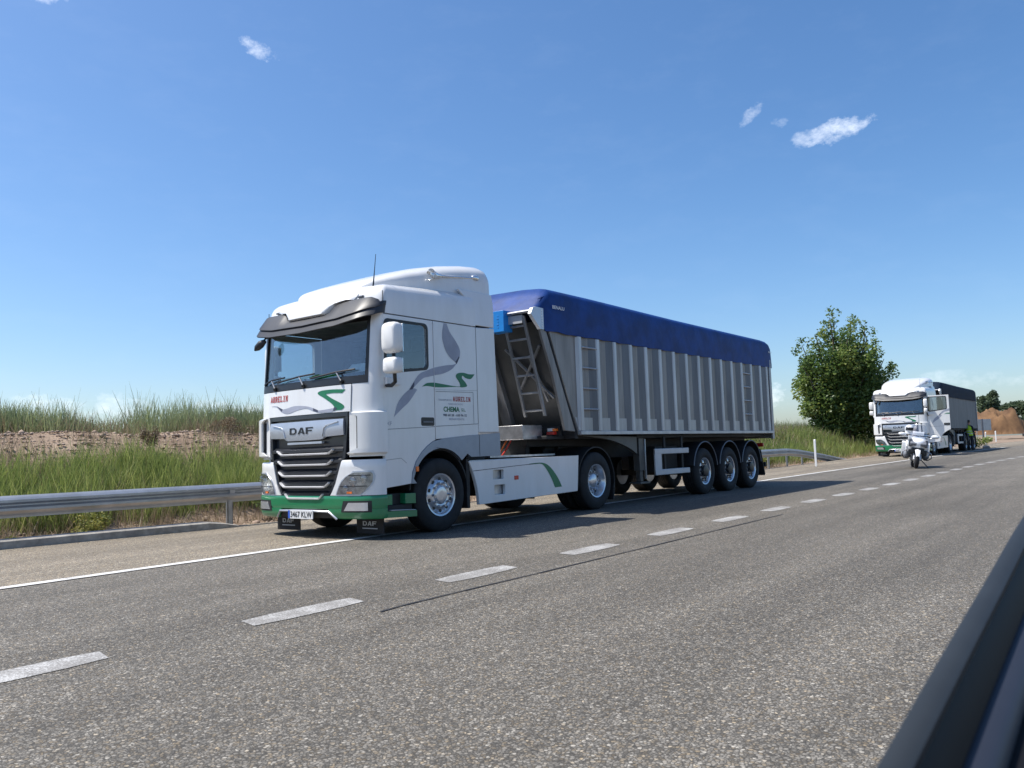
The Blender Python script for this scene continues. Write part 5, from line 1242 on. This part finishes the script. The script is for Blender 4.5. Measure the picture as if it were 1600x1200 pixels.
# ------------------------------------------------------------------ ochre mound
T = []
b = MB(); N1, N2 = 60, 40; O = []
for i in range(N1):
    row = []
    for j in range(N2):
        u = (i/(N1-1) - .5)*2; v = (j/(N2-1) - .5)*2
        r = max(abs(u), abs(v)) if False else math.hypot(u, v); hgt = max(0, 1 - r**3.2)
        hgt = hgt * (1 + .45*mnoise.noise(Vector((u*2.2, v*2.2, 3)))) * (1.0 - .22*u)
        p = RT * (u*3.0) + FW * (v*4.0); nz = .7*mnoise.noise(Vector((u*3.5, v*3.5, 7))) + .35*mnoise.noise(Vector((u*9, v*9, 1))) + .15*mnoise.noise(Vector((u*21, v*21, 4)))
        row.append((109.3 + p.x + nz*.6, 14.5 + p.y, 1.2 + hgt*2.5 + nz*min(1, hgt*3)))
    O.append(row)
b.add([p for r in O for p in r], [(i*N2+j, (i+1)*N2+j, (i+1)*N2+j+1, i*N2+j+1) for i in range(N1-1) for j in range(N2-1)])
tag(b.build('earth_mound', M['ochre'], smooth=60), kind='structure')
for k, (x, y, w_, h_, lab) in enumerate(((111.0, 11.6, 2.0, 1.8, 'dark shrub on the right flank of the ochre mound'),)):
    bush((x, y, 1.6), w_, h_, 'farleaf', lab, 1200, .16, .3, 'mound_shrub')
# rubble and litter on the far verge
for k, (x, y, z, s, lab) in enumerate(((60.5, 8.75, .30, .22, 'pale stone on the road edge right of the person in the vest'), (61.8, 8.9, .31, .16, 'small pale stone farther right of the person in the vest'))):
    b = MB(); b.ball((0, 0, 0), (s*1.5, s, s*.6), 9, 6); b.v = [(p[0]*(1+.3*mnoise.noise(Vector(p)*9)), p[1]*(1+.3*mnoise.noise(Vector(p)*7)), p[2]) for p in b.v]
    tag(b.build('loose_stone', M['concrete'], loc=(x, y, z + s*.3)), lab, 'stone')

# ------------------------------------------------------------------ police-style touring motorcycle, helmet on its mirror
def make_motorcycle(loc, rz):
    T = empty('motorcycle', loc, 'white touring motorcycle parked on the road in front of the second truck', 'motorcycle', rz)
    T.rotation_euler = (rad(9), 0, rz)        # resting on its side stand
    P = lambda b, n, m, par=T, **k: b.build(n, m, par, **k)
    # frame: x runs back from the front wheel, y < 0 = rider's left, z up
    def tyre(x, R, wd, nm):
        b = MB(); b.lathe([(R-.11, -wd*.4), (R-.06, -wd*.5), (R-.02, -wd*.38), (R, -wd*.12), (R, wd*.12), (R-.02, wd*.38), (R-.06, wd*.5), (R-.11, wd*.4)], (0,0,0), 'y', 32, caps=False); o = b.build(nm, M['rubber'], T, loc=(x, 0, R))
        b = MB(); b.lathe([(R-.10, -wd*.38), (R-.13, -wd*.3), (R-.13, wd*.3), (R-.10, wd*.38)], (0,0,0), 'y', 24, caps=False); b.lathe([(.06, -.08), (.06, .08)], (0,0,0), 'y', 12)
        for k in range(5):
            q = 2*math.pi*k/5; b.tube([(.05*math.cos(q), 0, .05*math.sin(q)), ((R-.12)*math.cos(q), 0, (R-.12)*math.sin(q))], .018, 6)
        for s in (-1, 1): b.lathe([(.15, s*.075), (.15, s*.082), (.09, s*.082), (.09, s*.075)], (0,0,0), 'y', 20)
        b.build('rim', M['alloydull'], o)
    tyre(.0, .305, .13, 'front_wheel'); tyre(1.5, .32, .18, 'rear_wheel')
    b = MB(); O, I = [], []
    for a in range(20, 165, 12):
        q = rad(a); e = math.sin(rad((a-20)/145*180)); O.append([(-.34*math.cos(q)*1.0, y*(.6+.4*e), .305 + .345*math.sin(q) - abs(y)*.35) for y in (-.085, -.05, 0, .05, .085)]); I.append([(-.33*math.cos(q), y*(.6+.4*e), .305 + .330*math.sin(q) - abs(y)*.35) for y in (-.085, -.05, 0, .05, .085)])
    b.slab(O, I); P(b, 'front_mudguard', M['bikewhite'], smooth=60)
    b = MB()
    for s in (-1, 1): b.tube([(.0, s*.10, .31), (.22, s*.10, .80)], .027, 8); b.cur = 1; b.prism([(-.06, .30), (.02, .26), (.10, .46), (.04, .50)], 'y', s*.085, s*.12); b.cur = 0
    P(b, 'fork', [M['black'], M['bikewhite']])
    # fairing: lofted shell with a pointed nose
    b = MB(); rings = []
    for x, w1, z0, z1, sh in ((-.06, .10, .74, .90, .6), (.0, .18, .68, .95, .6), (.10, .25, .60, 1.01, .6), (.22, .30, .50, 1.05, .6), (.38, .32, .42, 1.06, .62), (.55, .30, .38, 1.0, .7), (.75, .25, .36, .93, .75)):
        ring = []
        for k in range(24):
            q = 2*math.pi*k/24; c, s_ = math.cos(q), math.sin(q); px_ = abs(c)**.7*(1 if c > 0 else -1); zc = (z0+z1)/2; hz = (z1-z0)/2; wz = 1 - .35*max(0, -s_)
            ring.append((x, w1*px_*wz, zc + hz*(abs(s_)**.8)*(1 if s_ > 0 else -1)))
        rings.append(ring)
    b.loft(rings); P(b, 'fairing', M['bikewhite'], smooth=50)
    b = MB()
    for s in (-1, 1): b.prism([(-.095, .82), (-.05, .74), (.10, .76), (.14, .90), (.0, .90)], 'y', s*.06, s*.24)
    P(b, 'headlight', M['bikegrey'], bevel=.01)
    b = MB(); b.box(-.02, .3, -.20, .20, .50, .68); b.box(.05, .3, -.28, -.1, .44, .62); b.box(.05, .3, .1, .28, .44, .62); P(b, 'radiator', M['black'], bevel=.02)
    for s in (-1, 1):
        b = MB(); b.prism([(-.02, .95), (.10, 1.0), (.20, .82), (.05, .70)], 'y', s*.20, s*.29); P(b, 'side_vent', M['bikegrey'], bevel=.01)
    b = MB(); O, I = [], []
    for z, w1, x in ((1.02, .25, .08), (1.15, .25, .14), (1.28, .23, .20), (1.40, .20, .25), (1.46, .16, .27)):
        O.append([(x + .10*(abs(t)**2), w1*t, z) for t in lin(-1, 1, 10)]); I.append([(x + .006 + .10*(abs(t)**2), w1*t, z) for t in lin(-1, 1, 10)])
    b.slab(O, I); P(b, 'windscreen', M['clear'], smooth=60)
    b = MB(); b.tube([(.275 + .06*t*t, .15*t, 1.465) for t in lin(-1, 1, 8)], .012, 6); P(b, 'windscreen_edge', M['bikewhite'])
    b = MB(); b.tube([(.62, -.42, 1.04), (.52, -.28, 1.10), (.42, 0, 1.08), (.52, .28, 1.10), (.62, .42, 1.04)], .017, 8); P(b, 'handlebar', M['black'])
    for s in (-1, 1):
        b = MB(); b.ball((.26, s*.50, 1.10), (.07, .125, .065), 12, 8); b.tube([(.30, s*.34, 1.02), (.28, s*.46, 1.08)], .025, 6); P(b, 'mirror', M['bikewhite'], smooth=60)
        b = MB(); b.prism(rrect(1.15, 1.72, .42, .88, .08), 'y', *sorted((s*.22, s*.43))); P(b, 'pannier', M['bikewhite'], bevel=.04)
        b = MB(); b.tube([(.42, s*.30, .60), (.40, s*.44, .52), (.42, s*.46, .38), (.55, s*.36, .30), (.75, s*.25, .30)], .02, 6); P(b, 'crash_bar', M['alloydull'])
        b = MB(); b.prism([(.40, .72), (.55, .92), (.72, .80), (.70, .50), (.50, .42)], 'y', *sorted((s*.29, s*.35))); P(b, 'leg_shield', M['bikewhite'], bevel=.02)
    b = MB(); b.ball((.72, 0, .95), (.32, .20, .14), 14, 8); P(b, 'fuel_tank', M['bikewhite'], smooth=60)
    b = MB(); b.prism([(.85, .86), (1.35, .84), (1.75, .93), (1.75, .98), (1.3, .92), (.9, .94)], 'y', -.17, .17); P(b, 'saddle', M['black'], bevel=.03)
    b = MB(); b.prism(rrect(1.62, 1.95, .95, 1.25, .06), 'y', -.24, .24); P(b, 'top_case', M['bikewhite'], bevel=.04)
    b = MB(); b.box(.45, 1.1, -.17, .17, .25, .70); b.ball((.65, -.28, .42), (.16, .13, .12), 10, 7); b.ball((.65, .28, .42), (.16, .13, .12), 10, 7); b.tube([(1.0, .08, .45), (1.5, .10, .32)], .05, 8); P(b, 'engine', M['bikegrey'], bevel=.02)
    b = MB(); b.tube([(.85, -.16, .30), (.80, -.42, .045)], .018, 6); b.box(.74, .86, -.46, -.38, .03, .045); P(b, 'side_stand', M['black'])
    return T
MOTO = make_motorcycle((30.06, 6.45, .085), rad(15))
T = empty('helmet', (30.06, 6.45, .085), 'white motorcycle helmet with dark visor resting on the parked motorcycle handlebar', 'helmet'); 
T.matrix_world = MOTO.matrix_basis @ Matrix.Translation((.40, .30, 1.22)) @ Matrix.Rotation(rad(15), 4, 'Z')
b = MB(); b.ball((0, 0, .06), (.155, .135, .155), 18, 12); b.lathe([(.115, -.10), (.125, .0)], (0, 0, 0), 'z', 18); b.build('shell', M['bikewhite'], T, smooth=60)
b = MB(); O, I = [], []
for z in lin(.02, .12, 5): O.append([(-.16*math.cos(rad(a)), .14*math.sin(rad(a)), z) for a in range(-70, 71, 10)]); I.append([(-.13*math.cos(rad(a)), .11*math.sin(rad(a)), z) for a in range(-70, 71, 10)])
b.slab(O, I); b.build('visor', M['black'], T, smooth=60)

# ------------------------------------------------------------------ the person in the vest
def skin_body(name, verts, edges, radii, parent, root=0, sub=1):
    me = bpy.data.meshes.new(name); me.from_pydata(verts, edges, []); o = bpy.data.objects.new(name, me); COL.objects.link(o)
    o.modifiers.new('skin', 'SKIN'); bm = bmesh.new(); bm.from_mesh(me)
    ly = bm.verts.layers.skin.verify(); bm.verts.ensure_lookup_table()
    for i, v in enumerate(bm.verts):
        r = radii[i]; v[ly].radius = r if isinstance(r, tuple) else (r, r); v[ly].use_root = (i == root)
    bm.to_mesh(me); bm.free(); s = o.modifiers.new('sub', 'SUBSURF'); s.levels = sub; s.render_levels = sub
    dg = bpy.context.evaluated_depsgraph_get(); nm = bpy.data.meshes.new_from_object(o.evaluated_get(dg)); o.modifiers.clear(); o.data = nm; bpy.data.meshes.remove(me); nm.shade_smooth(); nm.name = name
    if parent: o.parent = parent
    return o
def make_person(loc, rz):
    T = empty('person', loc, 'person in a yellow-green high-visibility vest and dark clothes beside the second truck', 'person', rz)
    V, E, Rr = [], [], []
    def chain(pts, rs, start=None):
        prev = start
        for p, r in zip(pts, rs):
            V.append(p); Rr.append(r); i = len(V) - 1
            if prev is not None: E.append((prev, i))
            prev = i
        return prev
    # facing -x ... forward is +x here
    pel = chain([(0, 0, .95)], [(.15, .12)]); ch = chain([(0, 0, 1.12), (.0, 0, 1.30), (-.01, 0, 1.43)], [(.14, .11), (.165, .12), (.13, .10)], pel)
    hd = chain([(0, 0, 1.52), (.02, 0, 1.60), (.03, 0, 1.69), (.02, 0, 1.745)], [.055, (.075, .08), (.08, .095), (.055, .06)], ch); 
    wr = {}
    for s in (-1, 1):
        chain([(0, s*.10, .90), (.01, s*.11, .70), (.02, s*.11, .49), (-.02, s*.115, .28), (-.03, s*.115, .09), (.05, s*.12, .045), (.15, s*.125, .03)], [.10, .085, .062, .062, .045, (.045, .04), (.035, .025)], pel)
        e = chain([(0, s*.20, 1.41), (-.02, s*.255, 1.25), (-.01, s*.27, 1.12)], [.06, .05, .043], ch)
        w_ = chain([(.10, s*.235, 1.06), (.22, s*.18, 1.05)], [.038, .029], e); p = chain([(.28, s*.16, 1.05)], [(.036, .022)], w_)
        for k, (dy, ln_) in enumerate(((-.030, .065), (-.010, .08), (.010, .085), (.030, .075))): chain([(.31, s*.16 + dy, 1.05), (.31 + ln_*.55, s*.155 + dy*1.05, 1.04), (.31 + ln_*.85, s*.152 + dy, 1.015)], [.0095, .0085, .0075], p)
        chain([(.285, s*.135, 1.065), (.315, s*.115, 1.07), (.335, s*.11, 1.06)], [.011, .010, .008], w_)
    o = skin_body('body', V, E, Rr, T, 0, 2)
    me = o.data; me.materials.clear(); me.materials.append(M['navy']); me.materials.append(M['skin'])
    for p in me.polygons:
        c = p.center; p.material_index = 1 if (c.z > 1.505 or (c.x > .225 and .95 < c.z < 1.12)) else 0
    # vest: shell over the torso with arm holes and tape
    b = MB(); O, I = [], []
    for z, rx, ry in ((.86, .165, .205), (.98, .168, .20), (1.12, .165, .20), (1.25, .165, .205), (1.36, .15, .20), (1.44, .12, .165), (1.475, .09, .11)):
        O.append([(rx*math.cos(2*math.pi*k/28), ry*math.sin(2*math.pi*k/28), z) for k in range(29)]); I.append([((rx-.012)*math.cos(2*math.pi*k/28), (ry-.012)*math.sin(2*math.pi*k/28), z) for k in range(29)])
    b.slab(O, I); vest = b.build('vest', M['hivis'], T, smooth=60)
    for z, rx, ry in ((.99, .170, .203), (1.13, .168, .203)):
        b = MB(); O = [[(rx*math.cos(2*math.pi*k/28)*1.01, ry*math.sin(2*math.pi*k/28)*1.01, z + d) for k in range(29)] for d in (-.025, .025)]; I = [[(p[0]*.97, p[1]*.97, p[2]) for p in r] for r in O]; b.slab(O, I); b.build('reflective_band', M['reflect'], vest, smooth=60)
    b = MB(); rings = []
    for z, r, x in ((1.67, .088, -.01), (1.72, .094, .0), (1.77, .082, .01), (1.80, .05, .012), (1.81, .01, .012)): rings.append([(x + r*1.05*math.cos(2*math.pi*k/16) - .012, r*.88*math.sin(2*math.pi*k/16), z + (.05*math.cos(2*math.pi*k/16) if z < 1.7 else 0)) for k in range(16)])
    b.loft(rings); b.build('hair', M['hair'], T, smooth=60)
    b = MB(); b.ball((.118, 0, 1.655), (.018, .013, .022), 8, 6); b.cur = 1
    for s in (-1, 1): b.ball((.105, s*.032, 1.685), (.010, .013, .008), 8, 6)
    b.ball((.108, 0, 1.612), (.008, .024, .006), 8, 5); b.cur = 0
    for s in (-1, 1): b.ball((.015, s*.086, 1.665), (.02, .012, .03), 8, 6)
    b.build('face', [M['skin'], M['hair']], T, smooth=60)
    return T
PER = make_person((56.1, 8.95, zr(56)), rad(-25))

# ------------------------------------------------------------------ the car the photo is taken from: rear door sill at the lower right
def car_door():
    T = empty('car_door', (1.1, .2, 0), 'dark car door with window rubber, blurred at the lower right corner close to the camera', 'car')
    # belt line (x, z) along the window, rising to the rear
    belt = smooth_line([(-1.2, .63), (-.2, .686), (.5, .745), (.74, .780), (1.1, .825), (1.45, .866), (1.74, .902), (2.1, .94)], 5)
    def sweep(sec):
        rings = []
        for x, z in belt: rings.append([(x - 1.1, y - .2, z + dz) for y, dz in sec])
        b = MB(); b.loft(rings); return b
    sweep([(.195, -.002), (.205, .004), (.222, .0), (.228, -.03), (.222, -.05), (.20, -.05)]).build('window_rubber', M['carseal'], T, smooth=50)
    sweep([(.176, -.040), (.197, -.012), (.197, -.06), (.18, -.06)]).build('glass_channel', M['carblack'], T, smooth=50)
    sweep([(.150, -.062), (.160, -.052), (.178, -.050), (.182, -.075), (.15, -.085)]).build('inner_strip', M['cartrim'], T, smooth=50)
    sweep([(.06, -.10), (.10, -.082), (.150, -.078), (.19, -.09), (.19, -.55), (.05, -.55)]).build('inner_panel', M['carblack'], T, smooth=50)
    sweep([(.222, -.045), (.25, -.06), (.285, -.16), (.30, -.32), (.285, -.50), (.2, -.55), (.195, -.05)]).build('outer_panel', M['bikegrey'], T, smooth=50)
    return T
car_door()
